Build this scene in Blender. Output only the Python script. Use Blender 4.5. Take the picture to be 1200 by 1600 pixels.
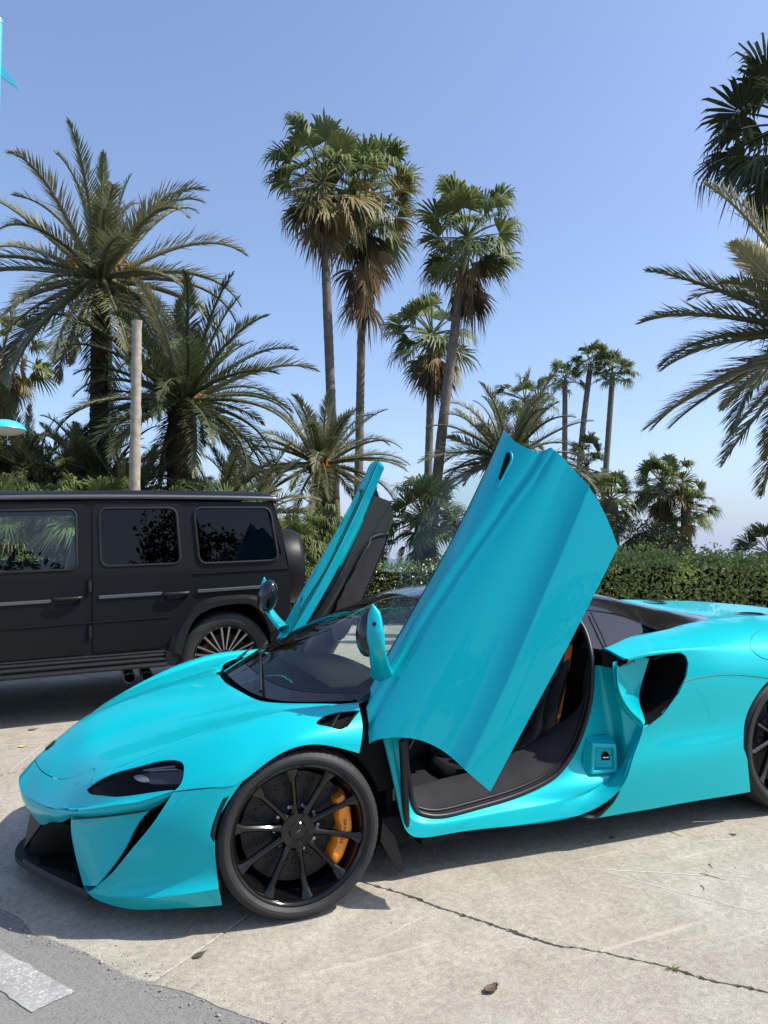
import bpy, bmesh, math, random
import numpy as np
from mathutils import Vector, Matrix
from mathutils.geometry import delaunay_2d_cdt

for o in list(bpy.data.objects):
    bpy.data.objects.remove(o, do_unlink=True)
SC = bpy.context.scene
COL = SC.collection
rad = math.radians
random.seed(7)
rng = np.random.default_rng(7)

# ---------------------------------------------------------------- camera
cam_d = bpy.data.cameras.new('camera')
cam_d.sensor_fit = 'VERTICAL'; cam_d.sensor_height = 36; cam_d.lens = 1156 / 1600 * 36
cam_d.clip_start = .05; cam_d.clip_end = 30000
cam = bpy.data.objects.new('camera', cam_d); COL.objects.link(cam)
cam.location = (-.8453, -3.749, 1.3552)
cam.rotation_euler = (rad(90 + 3.608), 0, -rad(22.672))
SC.camera = cam

# ---------------------------------------------------------------- ground plane of the car park: a gentle slope
TILT, ROLL = rad(1.762), rad(2.021)
LOT = Matrix.Rotation(-TILT, 4, 'Y') @ Matrix.Rotation(ROLL, 4, 'X')     # lot frame -> world
LOT3 = np.array(LOT.to_3x3())

# ---------------------------------------------------------------- sky, sun, exposure
SUN = Vector(LOT.to_3x3() @ Vector((.355, -.18, .468))).normalized()
SUN_EL = math.asin(SUN.z); SUN_AZ = math.atan2(SUN.x, SUN.y)             # azimuth clockwise from +Y
world = bpy.data.worlds.new('World'); SC.world = world; world.use_nodes = True
wn = world.node_tree.nodes; wl = world.node_tree.links
bg = wn['Background']; bg.inputs['Strength'].default_value = .15
sky = wn.new('ShaderNodeTexSky'); sky.sky_type = 'NISHITA'; sky.sun_disc = False
sky.sun_elevation = SUN_EL; sky.sun_rotation = SUN_AZ
sky.altitude = 0; sky.air_density = 1.0; sky.dust_density = 1.6; sky.ozone_density = 2.6
# pale sea haze along the whole horizon
geo = wn.new('ShaderNodeTexCoord'); sep = wn.new('ShaderNodeSeparateXYZ'); wl.new(geo.outputs['Generated'], sep.inputs[0])
mr = wn.new('ShaderNodeMapRange'); mr.interpolation_type = 'SMOOTHSTEP'; mr.inputs['From Min'].default_value = .16; mr.inputs['From Max'].default_value = -.02; mr.inputs['To Min'].default_value = 0; mr.inputs['To Max'].default_value = .9; wl.new(sep.outputs['Z'], mr.inputs['Value'])
hz = wn.new('ShaderNodeMix'); hz.data_type = 'RGBA'; hz.inputs['B'].default_value = (2.45, 2.85, 3.7, 1); wl.new(mr.outputs[0], hz.inputs['Factor']); wl.new(sky.outputs[0], hz.inputs['A'])
gm = wn.new('ShaderNodeGamma'); gm.inputs['Gamma'].default_value = .85; wl.new(hz.outputs['Result'], gm.inputs['Color']); tn = wn.new('ShaderNodeMix'); tn.data_type = 'RGBA'; tn.blend_type = 'MULTIPLY'; tn.inputs['Factor'].default_value = 1; tn.inputs['B'].default_value = (1.0, 1.035, 1.15, 1); wl.new(gm.outputs[0], tn.inputs['A']); wl.new(tn.outputs['Result'], bg.inputs[0])
sun_d = bpy.data.lights.new('sun', 'SUN'); sun_d.energy = 3.8; sun_d.angle = rad(.53); sun_d.color = (1, .955, .88)
sun = bpy.data.objects.new('sun', sun_d); COL.objects.link(sun)
sun.rotation_euler = SUN.to_track_quat('Z', 'Y').to_euler()
vs = SC.view_settings; vs.view_transform = 'Standard'; vs.look = 'None'; vs.exposure = .72; vs.gamma = 1
vs.use_curve_mapping = False
SC.cycles.max_bounces = 10; SC.cycles.transparent_max_bounces = 24; SC.cycles.glossy_bounces = 5; SC.cycles.transmission_bounces = 8
SC.cycles.use_denoising = True
# ---------------------------------------------------------------- helpers: materials
def mat(name, col, rough=.5, metal=0., coat=0., coat_rough=.03, spec=.5, trans=0., ior=1.45, noise=None, bump=None, rnoise=None):
    """noise=(scale, amount): value variation of the colour; bump=(scale, strength, distance); rnoise=(scale, amount)"""
    m = bpy.data.materials.new(name); m.use_nodes = True
    nt = m.node_tree; b = nt.nodes['Principled BSDF']; I = b.inputs
    I['Base Color'].default_value = (*col, 1); I['Roughness'].default_value = rough; I['Metallic'].default_value = metal
    I['Coat Weight'].default_value = coat; I['Coat Roughness'].default_value = coat_rough
    I['Specular IOR Level'].default_value = spec; I['Transmission Weight'].default_value = trans; I['IOR'].default_value = ior
    tc = nt.nodes.new('ShaderNodeTexCoord')
    def nz(scale, detail=4):
        n = nt.nodes.new('ShaderNodeTexNoise'); n.inputs['Scale'].default_value = scale; n.inputs['Detail'].default_value = detail
        nt.links.new(tc.outputs['Object'], n.inputs['Vector']); return n
    if noise:
        n = nz(noise[0]); r = nt.nodes.new('ShaderNodeMapRange'); r.inputs['From Min'].default_value = .3; r.inputs['From Max'].default_value = .7
        r.inputs['To Min'].default_value = 1 - noise[1]; r.inputs['To Max'].default_value = 1 + noise[1]
        h = nt.nodes.new('ShaderNodeHueSaturation'); h.inputs['Color'].default_value = (*col, 1)
        nt.links.new(n.outputs['Fac'], r.inputs['Value']); nt.links.new(r.outputs[0], h.inputs['Value']); nt.links.new(h.outputs[0], I['Base Color'])
    if rnoise:
        n = nz(rnoise[0]); r = nt.nodes.new('ShaderNodeMapRange'); r.inputs['From Min'].default_value = .35; r.inputs['From Max'].default_value = .65
        r.inputs['To Min'].default_value = max(0, rough - rnoise[1]); r.inputs['To Max'].default_value = rough + rnoise[1]
        nt.links.new(n.outputs['Fac'], r.inputs['Value']); nt.links.new(r.outputs[0], I['Roughness'])
    if bump:
        n = nz(bump[0], 8); u = nt.nodes.new('ShaderNodeBump'); u.inputs['Strength'].default_value = bump[1]; u.inputs['Distance'].default_value = bump[2]
        nt.links.new(n.outputs['Fac'], u.inputs['Height']); nt.links.new(u.outputs[0], I['Normal'])
    return m

# ---------------------------------------------------------------- helpers: objects
def tag(o, label=None, cat=None, group=None, kind=None):
    if label: o['label'] = label
    if cat: o['category'] = cat
    if group: o['group'] = group
    if kind: o['kind'] = kind
    return o

def empty(name, label=None, cat=None, group=None, M=None):
    o = bpy.data.objects.new(name, None); COL.objects.link(o)
    o.empty_display_size = .1
    if M is not None: o.matrix_world = M
    return tag(o, label, cat, group)

def link(name, me, m=None, parent=None):
    o = bpy.data.objects.new(name, me); COL.objects.link(o)
    if m is not None:
        me.materials.clear()
        for k in (m if isinstance(m, (list, tuple)) else [m]): me.materials.append(k)
    o.parent = parent
    return o

class MB:
    """collects geometry for ONE mesh"""
    def __init__(self): self.v = []; self.f = []
    def add(self, V, F):
        b = len(self.v); self.v += [tuple(map(float, p)) for p in V]; self.f += [tuple(i + b for i in q) for q in F]; return self
    def box(self, c, s, M=None):
        x, y, z = (k / 2 for k in s)
        V = [Vector((a * x, b * y, d * z)) for a in (-1, 1) for b in (-1, 1) for d in (-1, 1)]
        if M is not None: V = [M @ p for p in V]
        V = [p + Vector(c) for p in V]
        return self.add(V, [(0, 1, 3, 2), (4, 6, 7, 5), (0, 4, 5, 1), (2, 3, 7, 6), (0, 2, 6, 4), (1, 5, 7, 3)])
    def tube(self, P, r, seg=8, cap=True):
        P = [Vector(p) for p in P]; n = len(P)
        rr = [r] * n if np.isscalar(r) else list(r)
        V = []; up = Vector((0, 0, 1)); prev = None
        for i, p in enumerate(P):
            t = (P[min(i + 1, n - 1)] - P[max(i - 1, 0)]).normalized()
            a = prev if prev is not None else (up if abs(t.z) < .9 else Vector((1, 0, 0)))
            x = (a - t * a.dot(t)).normalized(); prev = x; y = t.cross(x)
            for k in range(seg):
                c = 2 * math.pi * k / seg; V.append(p + (x * math.cos(c) + y * math.sin(c)) * rr[i])
        F = [(i * seg + k, i * seg + (k + 1) % seg, (i + 1) * seg + (k + 1) % seg, (i + 1) * seg + k) for i in range(n - 1) for k in range(seg)]
        if cap: F += [tuple(range(seg))[::-1], tuple((n - 1) * seg + k for k in range(seg))]
        return self.add(V, F)
    def lathe(self, prof, seg=64, axis='y', c=(0, 0, 0), close=True, cap=False):
        """prof: list of (radius, offset along axis)"""
        V = []
        for k in range(seg):
            a = 2 * math.pi * k / seg
            for r, h in prof:
                p = (r * math.cos(a), h, r * math.sin(a)) if axis == 'y' else ((h, r * math.cos(a), r * math.sin(a)) if axis == 'x' else (r * math.cos(a), r * math.sin(a), h))
                V.append((p[0] + c[0], p[1] + c[1], p[2] + c[2]))
        n = len(prof); F = []
        for k in range(seg):
            for i in range(n - 1 if not close else n):
                j = (i + 1) % n; F.append((k * n + i, k * n + j, ((k + 1) % seg) * n + j, ((k + 1) % seg) * n + i))
        if cap: F += [tuple(k * n for k in range(seg)), tuple(k * n + n - 1 for k in range(seg))][::1]
        return self.add(V, F)
    def prism(self, pts, d):
        """pts: 3D outline, d: extrusion vector"""
        n = len(pts); d = Vector(d); A = [Vector(p) for p in pts]
        return self.add(A + [p + d for p in A], [tuple(range(n)), tuple(range(n, 2 * n))[::-1]] + [(i, (i + 1) % n, n + (i + 1) % n, n + i) for i in range(n)])
    def strip(self, A, B):
        n = len(A); return self.add(list(A) + list(B), [(i, i + 1, n + i + 1, n + i) for i in range(n - 1)])
    def mesh(self, name, angle=35):
        me = bpy.data.meshes.new(name); me.from_pydata(self.v, [], self.f)
        bm = bmesh.new(); bm.from_mesh(me); bmesh.ops.recalc_face_normals(bm, faces=bm.faces); bm.to_mesh(me); bm.free()
        me.shade_smooth()
        if angle < 180: me.set_sharp_from_angle(angle=rad(angle))
        return me
    def obj(self, name, m, parent=None, angle=35, bevel=0, segs=2):
        o = link(name, self.mesh(name, angle), m, parent)
        if bevel:
            b = o.modifiers.new('bevel', 'BEVEL'); b.width = bevel; b.segments = segs; b.limit_method = 'ANGLE'; b.angle_limit = rad(35); b.harden_normals = True
        return o

def spl(P, n, closed=False):
    """n points on a smooth curve through P"""
    P = np.array(P, float)
    if closed:
        k = len(P); Q = np.vstack([P[-3:], P, P[:3]]); t = np.linspace(3, 3 + k, n, endpoint=False); return _spl(Q, t)
    return _spl(P, np.linspace(0, len(P) - 1, n))

def inside(poly, q):
    """even-odd test, vectorised"""
    x, y = q[:, 0], q[:, 1]; r = np.zeros(len(q), bool); n = len(poly)
    for i in range(n):
        x1, y1 = poly[i]; x2, y2 = poly[(i + 1) % n]
        if y1 == y2: continue
        c = ((y1 > y) != (y2 > y)) & (x < (x2 - x1) * (y - y1) / (y2 - y1) + x1); r ^= c
    return r

def _dist(poly, q):
    d = np.full(len(q), 1e9); n = len(poly)
    for i in range(n):
        a = poly[i]; b = poly[(i + 1) % n]; ab = b - a; L = max(ab @ ab, 1e-12)
        t = np.clip(((q - a) @ ab) / L, 0, 1); d = np.minimum(d, np.linalg.norm(q - (a + t[:, None] * ab), axis=1))
    return d

def resample(poly, step, closed=True):
    out = []; n = len(poly)
    for i in range(n if closed else n - 1):
        a = np.array(poly[i], float); b = np.array(poly[(i + 1) % n], float)
        k = max(1, int(round(np.linalg.norm(b - a) / step)))
        out += [a + (b - a) * j / k for j in range(k)]
    if not closed: out.append(np.array(poly[-1], float))
    return np.array(out)

CAR_C = np.array((1.2, 0, .35))
def panel(name, S, outer, m, parent=None, holes=(), step=.14, thick=.006, mirror=False, both=False, off=0., center=None, flip=None, rim=True):
    """trimmed piece of the smooth surface S: `outer`/`holes` are outlines in its (u, v); normals come from the surface itself.
    mirror: the right-hand twin; both: left and right in one mesh (a piece that crosses the centre line)"""
    outer = resample(outer, step * .6); holes = [resample(h, step * .5) for h in holes]
    lo, hi = outer.min(0), outer.max(0)
    G = np.stack(np.meshgrid(np.arange(lo[0] + step / 2, hi[0], step), np.arange(lo[1] + step / 2, hi[1], step), indexing='ij'), -1).reshape(-1, 2)
    if len(G):
        k = inside(outer, G) & (_dist(outer, G) > step * .4)
        for h in holes: k &= ~inside(h, G) & (_dist(h, G) > step * .35)
        G = G[k]
    pts = [outer] + holes + ([G] if len(G) else [])
    E = []; b = 0
    for loop in [outer] + holes:
        n = len(loop); E += [(b + i, b + (i + 1) % n) for i in range(n)]; b += n
    allp = np.vstack(pts)
    vo, eo, fo, *_ = delaunay_2d_cdt([Vector(p) for p in allp], E, [], 0, 1e-6)
    uv = np.array([tuple(p) for p in vo]); F = np.array([tuple(f) for f in fo if len(f) == 3])
    cen = uv[F].mean(1); k = inside(outer, cen)
    for h in holes: k &= ~inside(h, cen)
    F = F[k]
    X = S(uv[:, 0], uv[:, 1]); N = S.normal(uv[:, 0], uv[:, 1])
    c = CAR_C if center is None else np.array(center, float)
    if flip is None: flip = np.mean(np.einsum('ij,ij->i', N, X - c)) < 0
    if flip: N = -N
    if both: N[np.abs(X[:, 1]) < 1e-4, 1] = 0
    X = X + N * off
    # orient faces to the normal
    fn = np.cross(X[F[:, 1]] - X[F[:, 0]], X[F[:, 2]] - X[F[:, 0]]); bad = np.einsum('ij,ij->i', fn, N[F].mean(1)) < 0
    F[bad] = F[bad][:, ::-1]
    V = [X]; NN = [N]; FF = [F]
    if thick:
        n0 = len(X); V.append(X - N * thick); NN.append(-N); FF.append(F[:, ::-1] + n0)
        cnt = {}
        for f in F:
            for a, b2 in ((f[0], f[1]), (f[1], f[2]), (f[2], f[0])): cnt[(a, b2)] = 1
        bd = [(a, b2) for (a, b2) in cnt if (b2, a) not in cnt and not (both and abs(X[a, 1]) < 1e-4 and abs(X[b2, 1]) < 1e-4)]
        base = 2 * n0; rv = []; rn = []; rf = []
        for a, b2 in bd:
            p, q = X[a], X[b2]; nn = N[a] + N[b2]; out = np.cross(q - p, nn); out = out / max(np.linalg.norm(out), 1e-9)
            i = base + len(rv); rv += [p, q, q - N[b2] * thick, p - N[a] * thick]
            rn += [out + N[a] * .6, out + N[b2] * .6, out, out]; rf += [(i, i + 3, i + 2), (i, i + 2, i + 1)]
        V.append(np.array(rv)); NN.append(np.array(rn)); FF.append(np.array(rf))
    V = np.vstack(V); NN = np.vstack(NN); FF = np.vstack(FF)
    NN = NN / np.maximum(np.linalg.norm(NN, axis=1), 1e-9)[:, None]
    if mirror or both:
        V2 = V * (1, -1, 1); N2 = NN * (1, -1, 1); F2 = FF[:, ::-1]
        if both: F2 = F2 + len(V); V = np.vstack([V, V2]); NN = np.vstack([NN, N2]); FF = np.vstack([FF, F2])
        else: V, NN, FF = V2, N2, F2
    me = bpy.data.meshes.new(name); me.from_pydata(V.tolist(), [], FF.tolist()); me.shade_smooth()
    me.normals_split_custom_set_from_vertices(NN.tolist())
    return link(name, me, m, parent)

def rect(S, u0=0, u1=None, v0=0, v1=None):
    u1 = S.nu - 1 if u1 is None else u1; v1 = S.nv - 1 if v1 is None else v1
    return [(u0, v0), (u1, v0), (u1, v1), (u0, v1)]
# ---------------------------------------------------------------- smooth surfaces
import numpy as np

def _spl(P, t):
    """natural cubic spline through P (n, k) with uniform knots, at t (m,)"""
    P = np.asarray(P, float); n = len(P)
    t = np.clip(np.asarray(t, float), 0, n - 1)
    if n == 2:
        return P[0] + (P[1] - P[0]) * t[:, None]
    A = np.zeros((n, n)); B = np.zeros_like(P)
    A[0, 0] = A[-1, -1] = 1
    for i in range(1, n - 1):
        A[i, i - 1], A[i, i], A[i, i + 1] = 1, 4, 1
        B[i] = 6 * (P[i - 1] - 2 * P[i] + P[i + 1])
    M = np.linalg.solve(A, B)
    i = np.minimum(t.astype(int), n - 2); f = (t - i)[:, None]; g = 1 - f
    return g * P[i] + f * P[i + 1] + ((g ** 3 - g) * M[i] + (f ** 3 - f) * M[i + 1]) / 6


class Surf:
    """tensor product cubic surface through a net (nu, nv, 3)"""
    def __init__(self, net):
        self.net = np.array(net, float); self.nu, self.nv = self.net.shape[:2]
        self.Su = self._basis(self.nu); self.Sv = self._basis(self.nv)

    @staticmethod
    def _basis(n):
        if n == 2: return np.zeros((2, 2))
        A = np.zeros((n, n)); B = np.zeros((n, n)); A[0, 0] = A[-1, -1] = 1
        for i in range(1, n - 1):
            A[i, i - 1], A[i, i], A[i, i + 1] = 1, 4, 1
            B[i, i - 1], B[i, i], B[i, i + 1] = 6, -12, 6
        return np.linalg.solve(A, B)

    @staticmethod
    def _w(S, n, t):
        t = np.clip(t, 0, n - 1); i = np.minimum(t.astype(int), n - 2); f = t - i; g = 1 - f
        W = ((g ** 3 - g) / 6)[:, None] * S[i] + ((f ** 3 - f) / 6)[:, None] * S[i + 1]
        r = np.arange(len(t)); W[r, i] += g; W[r, i + 1] += f
        return W

    def __call__(self, u, v):
        u = np.atleast_1d(np.asarray(u, float)); v = np.atleast_1d(np.asarray(v, float))
        return np.einsum('mi,mj,ijk->mk', self._w(self.Su, self.nu, u), self._w(self.Sv, self.nv, v), self.net)

    def normal(self, u, v, e=.02):
        u = np.atleast_1d(np.asarray(u, float)); v = np.atleast_1d(np.asarray(v, float))
        u0 = np.clip(u - e, 0, self.nu - 1); u1 = np.clip(u + e, 0, self.nu - 1)
        v0 = np.clip(v - e, 0, self.nv - 1); v1 = np.clip(v + e, 0, self.nv - 1)
        n = np.cross(self(u1, v) - self(u0, v), self(u, v1) - self(u, v0))
        return n / np.maximum(np.linalg.norm(n, axis=1), 1e-12)[:, None]

    def find(self, A, B, axes=(0, 2), n=48):
        """(u, v) of the surface points whose two coordinates `axes` are (A, B)"""
        A = np.atleast_1d(np.asarray(A, float)); B = np.atleast_1d(np.asarray(B, float)); ax = list(axes)
        U, V = np.meshgrid(np.linspace(0, self.nu - 1, n), np.linspace(0, self.nv - 1, n), indexing='ij'); U = U.ravel(); V = V.ravel()
        Q = self(U, V)[:, ax]; T = np.stack([A, B], -1)
        k = ((Q[None] - T[:, None]) ** 2).sum(-1).argmin(1); u, v = U[k].copy(), V[k].copy(); e = 1e-3
        for it in range(25):
            X = self(u, v)[:, ax]; r = T - X
            su = np.where(u < self.nu - 1 - e, e, -e); sv = np.where(v < self.nv - 1 - e, e, -e)
            Ju = (self(u + su, v)[:, ax] - X) / su[:, None]; Jv = (self(u, v + sv)[:, ax] - X) / sv[:, None]
            det = Ju[:, 0] * Jv[:, 1] - Ju[:, 1] * Jv[:, 0]; det = np.where(np.abs(det) < 1e-9, 1e-9, det)
            du = (r[:, 0] * Jv[:, 1] - r[:, 1] * Jv[:, 0]) / det; dv = (Ju[:, 0] * r[:, 1] - Ju[:, 1] * r[:, 0]) / det
            u = np.clip(u + np.clip(du, -.25, .25), 0, self.nu - 1); v = np.clip(v + np.clip(dv, -.25, .25), 0, self.nv - 1)
        return np.stack([u, v], -1)


class Creased(Surf):
    """a surface raised along its normal by f(u, v): folds and rolled edges that the net is too coarse for"""
    def __init__(self, S, f):
        self.S, self.f, self.nu, self.nv = S, f, S.nu, S.nv
    def __call__(self, u, v):
        u = np.atleast_1d(np.asarray(u, float)); v = np.atleast_1d(np.asarray(v, float))
        N = self.S.normal(u, v, .05); X = self.S(u, v); s = np.sign(np.einsum('ij,ij->i', N, X - np.array((1.2, 0, .3)))); s[s == 0] = 1
        return X + N * (s * self.f(u, v))[:, None]
def _ss(a, b, x): t = np.clip((x - a) / (b - a), 0, 1); return t * t * (3 - 2 * t)
# ---------------------------------------------------------------- materials
M = {}
M['paint'] = mat('turquoise_paint', (.0, .475, .525), .38, .22, coat=.45, coat_rough=.015, spec=.2, noise=(900, .03))
M['gloss'] = mat('gloss_black', (.008, .008, .009), .12, coat=.6, coat_rough=.02)
M['satin'] = mat('satin_black', (.012, .012, .013), .42, noise=(40, .15))
M['trim'] = mat('black_trim', (.018, .018, .019), .6, bump=(900, .12, .0004))
M['rubber'] = mat('tyre_rubber', (.022, .022, .023), .62, noise=(18, .18), bump=(220, .1, .0006))
M['letter'] = mat('tyre_lettering', (.05, .05, .052), .6)
M['void'] = mat('dark_duct', (.004, .004, .004), .9, spec=.2)
M['leather'] = mat('black_leather', (.016, .016, .018), .42, bump=(260, .18, .0008), noise=(20, .15))
M['carpet'] = mat('black_carpet', (.02, .02, .023), .95, spec=.15, bump=(1200, .5, .001))
M['alcantara'] = mat('charcoal_alcantara', (.03, .029, .033), .9, spec=.2, bump=(900, .3, .0006), noise=(9, .2))
M['orange'] = mat('orange_stripe', (.62, .17, .035), .5)
M['caliper'] = mat('orange_caliper', (.9, .27, .01), .3, coat=.7, noise=(60, .06))
M['disc'] = mat('carbon_ceramic', (.032, .032, .034), .42, .4, noise=(90, .25))
M['steel'] = mat('bare_steel', (.45, .45, .46), .28, 1.)
M['chrome'] = mat('chrome', (.7, .7, .72), .12, 1.)
M['lampglass'] = mat('lamp_unit', (.085, .085, .09), .35, .4)
M['lampstrip'] = mat('light_guide', (.28, .28, .30), .35)
M['wheelblack'] = mat('wheel_black', (.004, .004, .0045), .12, spec=.4, coat=.4, coat_rough=.02)
M['white'] = mat('white_mark', (.75, .75, .75), .5)
def glass(name, col, rough=0., dark=0., refl=.9):
    """thin sheet: mostly see-through, with a mirror-like reflection"""
    m = bpy.data.materials.new(name); m.use_nodes = True; nt = m.node_tree; nt.nodes.clear()
    out = nt.nodes.new('ShaderNodeOutputMaterial'); mix = nt.nodes.new('ShaderNodeMixShader'); fr = nt.nodes.new('ShaderNodeFresnel'); fr.inputs['IOR'].default_value = 1.5
    t = nt.nodes.new('ShaderNodeBsdfTransparent'); t.inputs[0].default_value = (*col, 1); g = nt.nodes.new('ShaderNodeBsdfGlossy'); g.inputs['Roughness'].default_value = rough
    a = nt.nodes.new('ShaderNodeMath'); a.operation = 'MULTIPLY_ADD'; a.inputs[1].default_value = refl; a.inputs[2].default_value = dark
    nt.links.new(fr.outputs[0], a.inputs[0]); nt.links.new(a.outputs[0], mix.inputs[0]); nt.links.new(t.outputs[0], mix.inputs[1]); nt.links.new(g.outputs[0], mix.inputs[2]); nt.links.new(mix.outputs[0], out.inputs[0])
    return m
M['glass'] = glass('clear_glass', (.80, .90, .86), 0, .02)
M['screen'] = glass('windscreen_glass', (.72, .84, .80), 0, .03)
M['privacy'] = glass('privacy_glass', (.02, .02, .022), 0, .0, .75)
M['lens'] = glass('lamp_lens', (.85, .87, .88), 0, .0, .28)
# ---------------------------------------------------------------- ground materials
def ground_mat(name, c0, c1, c2, speck=None, streaks=False, rough=.9, bump=.25):
    m = bpy.data.materials.new(name); m.use_nodes = True; nt = m.node_tree; N = nt.nodes; Lk = nt.links; b = N['Principled BSDF']
    b.inputs['Roughness'].default_value = rough; b.inputs['Specular IOR Level'].default_value = .25
    tc = N.new('ShaderNodeTexCoord')
    def nz(scale, detail=6, rough_=.6, vec=None, dist=0):
        n = N.new('ShaderNodeTexNoise'); n.inputs['Scale'].default_value = scale; n.inputs['Detail'].default_value = detail; n.inputs['Roughness'].default_value = rough_; n.inputs['Distortion'].default_value = dist
        Lk.new(vec or tc.outputs['Object'], n.inputs['Vector']); return n
    def ramp(src, p0, p1, a=0, c=1):
        r = N.new('ShaderNodeMapRange'); r.inputs['From Min'].default_value = p0; r.inputs['From Max'].default_value = p1; r.inputs['To Min'].default_value = a; r.inputs['To Max'].default_value = c
        Lk.new(src, r.inputs['Value']); return r.outputs[0]
    def mixc(fac, a, c):
        x = N.new('ShaderNodeMix'); x.data_type = 'RGBA'; Lk.new(fac, x.inputs['Factor'])
        for s, v in ((x.inputs['A'], a), (x.inputs['B'], c)):
            if isinstance(v, tuple): s.default_value = (*v, 1)
            else: Lk.new(v, s)
        return x.outputs['Result']
    big = nz(.9, 5, .6, dist=.6); mid = nz(7, 8, .65); fine = nz(150, 5, .75); fine2 = nz(38, 5, .7)
    col = mixc(ramp(big.outputs['Fac'], .35, .68), c0, c1)
    col = mixc(ramp(mid.outputs['Fac'], .40, .72, 0, .75), col, c2)
    hv = N.new('ShaderNodeHueSaturation'); Lk.new(col, hv.inputs['Color'])
    mul = N.new('ShaderNodeMath'); mul.operation = 'MULTIPLY'; Lk.new(ramp(fine.outputs['Fac'], .3, .7, .62, 1.34), mul.inputs[0]); Lk.new(ramp(fine2.outputs['Fac'], .3, .7, .76, 1.22), mul.inputs[1]); Lk.new(mul.outputs[0], hv.inputs['Value'])
    col = hv.outputs[0]
    if streaks:
        for k, (ang, thr) in enumerate(((.35, .68), (1.25, .70), (2.3, .71))):
            mp = N.new('ShaderNodeMapping'); mp.inputs['Rotation'].default_value = (0, 0, ang); mp.inputs['Scale'].default_value = (.5, 26, 1); mp.inputs['Location'].default_value = (k * 3.3, k * 7.7, 0); Lk.new(tc.outputs['Object'], mp.inputs['Vector'])
            s = nz(1., 2, .5, mp.outputs[0], .3); col = mixc(ramp(s.outputs['Fac'], thr, thr + .05, 0, .38), col, tuple(min(1, x * 1.28) for x in c1))
        st = nz(2.6, 6, .7, dist=1.2); col = mixc(ramp(st.outputs['Fac'], .60, .74, 0, .35), col, tuple(x * .68 for x in c0))
    if speck:
        vo = N.new('ShaderNodeTexVoronoi'); vo.inputs['Scale'].default_value = speck[0]; Lk.new(tc.outputs['Object'], vo.inputs['Vector'])
        hs = N.new('ShaderNodeHueSaturation'); hs.inputs['Saturation'].default_value = 0; Lk.new(vo.outputs['Color'], hs.inputs['Color'])
        sp = N.new('ShaderNodeSeparateColor'); Lk.new(hs.outputs[0], sp.inputs[0]); col = mixc(ramp(sp.outputs[0], .25, .75, 0, speck[1]), col, speck[2])
    Lk.new(col, b.inputs['Base Color'])
    bp = N.new('ShaderNodeBump'); bp.inputs['Strength'].default_value = bump; bp.inputs['Distance'].default_value = .004
    ad = N.new('ShaderNodeMath'); ad.operation = 'ADD'; Lk.new(fine.outputs['Fac'], ad.inputs[0]); Lk.new(mid.outputs['Fac'], ad.inputs[1]); Lk.new(ad.outputs[0], bp.inputs['Height']); Lk.new(bp.outputs[0], b.inputs['Normal'])
    return m
M['concrete'] = ground_mat('weathered_concrete', (.34, .305, .243), (.425, .39, .32), (.265, .234, .184), streaks=True)
M['asphalt'] = ground_mat('worn_asphalt', (.145, .139, .13), (.16, .154, .143), (.13, .124, .116), speck=(210, .5, (.30, .287, .265)), bump=.8)
M['soil'] = ground_mat('dark_soil', (.05, .042, .032), (.075, .06, .045), (.03, .026, .02), bump=.8)
M['lawn'] = ground_mat('dry_lawn', (.06, .075, .03), (.09, .095, .04), (.05, .05, .025), bump=.8)
M['road_paint'] = ground_mat('worn_road_paint', (.50, .49, .46), (.58, .57, .54), (.30, .29, .275), speck=(120, .55, (.17, .165, .155)), bump=.7)

# ---------------------------------------------------------------- ground
def lot_z(x, y): return x * math.tan(TILT) + y * math.tan(ROLL)
E1 = np.array((.8, .6)); E2 = np.array((-.6, .8))                       # slab grid axes in the lot frame
def ab(a, b): p = E1 * a + E2 * b; return (float(p[0]), float(p[1]))
ground = empty('car_park', M=LOT.copy()); tag(ground, kind='structure')
mb = MB(); mb.add([(-30, -25, -.045), (40, -25, -.045), (40, 9, -.045), (-30, 9, -.045)], [(0, 1, 2, 3)]); mb.obj('subgrade', M['soil'], ground)
def slab(poly, z=0., h=.04, ar=.006):
    """one cast slab: top with a worn arris, sides going down into the joint"""
    P2 = np.array(poly); c = P2.mean(0); n = len(P2); ins = []
    area = .5 * sum(P2[i, 0] * P2[(i + 1) % n, 1] - P2[(i + 1) % n, 0] * P2[i, 1] for i in range(n))
    for i in range(n):
        e1 = P2[i] - P2[i - 1]; e2 = P2[(i + 1) % n] - P2[i]; nn = np.array((-e1[1], e1[0])) / max(np.linalg.norm(e1), 1e-9) + np.array((-e2[1], e2[0])) / max(np.linalg.norm(e2), 1e-9)
        nn = nn / max(np.linalg.norm(nn), 1e-9) * (1 if area > 0 else -1); ins.append(P2[i] + nn * ar)
    mb = MB(); mb.add([(x, y, z) for x, y in ins] + [(x, y, z - .004) for x, y in P2] + [(x, y, z - h) for x, y in P2],
                      [tuple(range(n))] + [(i, (i + 1) % n, n + (i + 1) % n, n + i) for i in range(n)] + [(n + i, n + (i + 1) % n, 2 * n + (i + 1) % n, 2 * n + i) for i in range(n)])
    me = mb.mesh('slab', 30); return link('slab', me, M['concrete'], ground)
def ragged(P0, P1, step, amp, seed):
    r = np.random.default_rng(seed); P0 = np.array(P0); P1 = np.array(P1); L = np.linalg.norm(P1 - P0); n = max(2, int(L / step)); d = (P1 - P0) / L; nn = np.array((-d[1], d[0]))
    w = np.convolve(r.normal(0, 1, n + 5), np.ones(4) / 4, 'same')[:n + 1] * amp * 1.4 + r.normal(0, .35, n + 1) * amp; w[0] = w[-1] = 0
    return [tuple(P0 + (P1 - P0) * i / n + nn * w[i]) for i in range(n + 1)]
B0, DB, DA, A0 = -.53, 2.46, 3.3, -1.1
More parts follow.
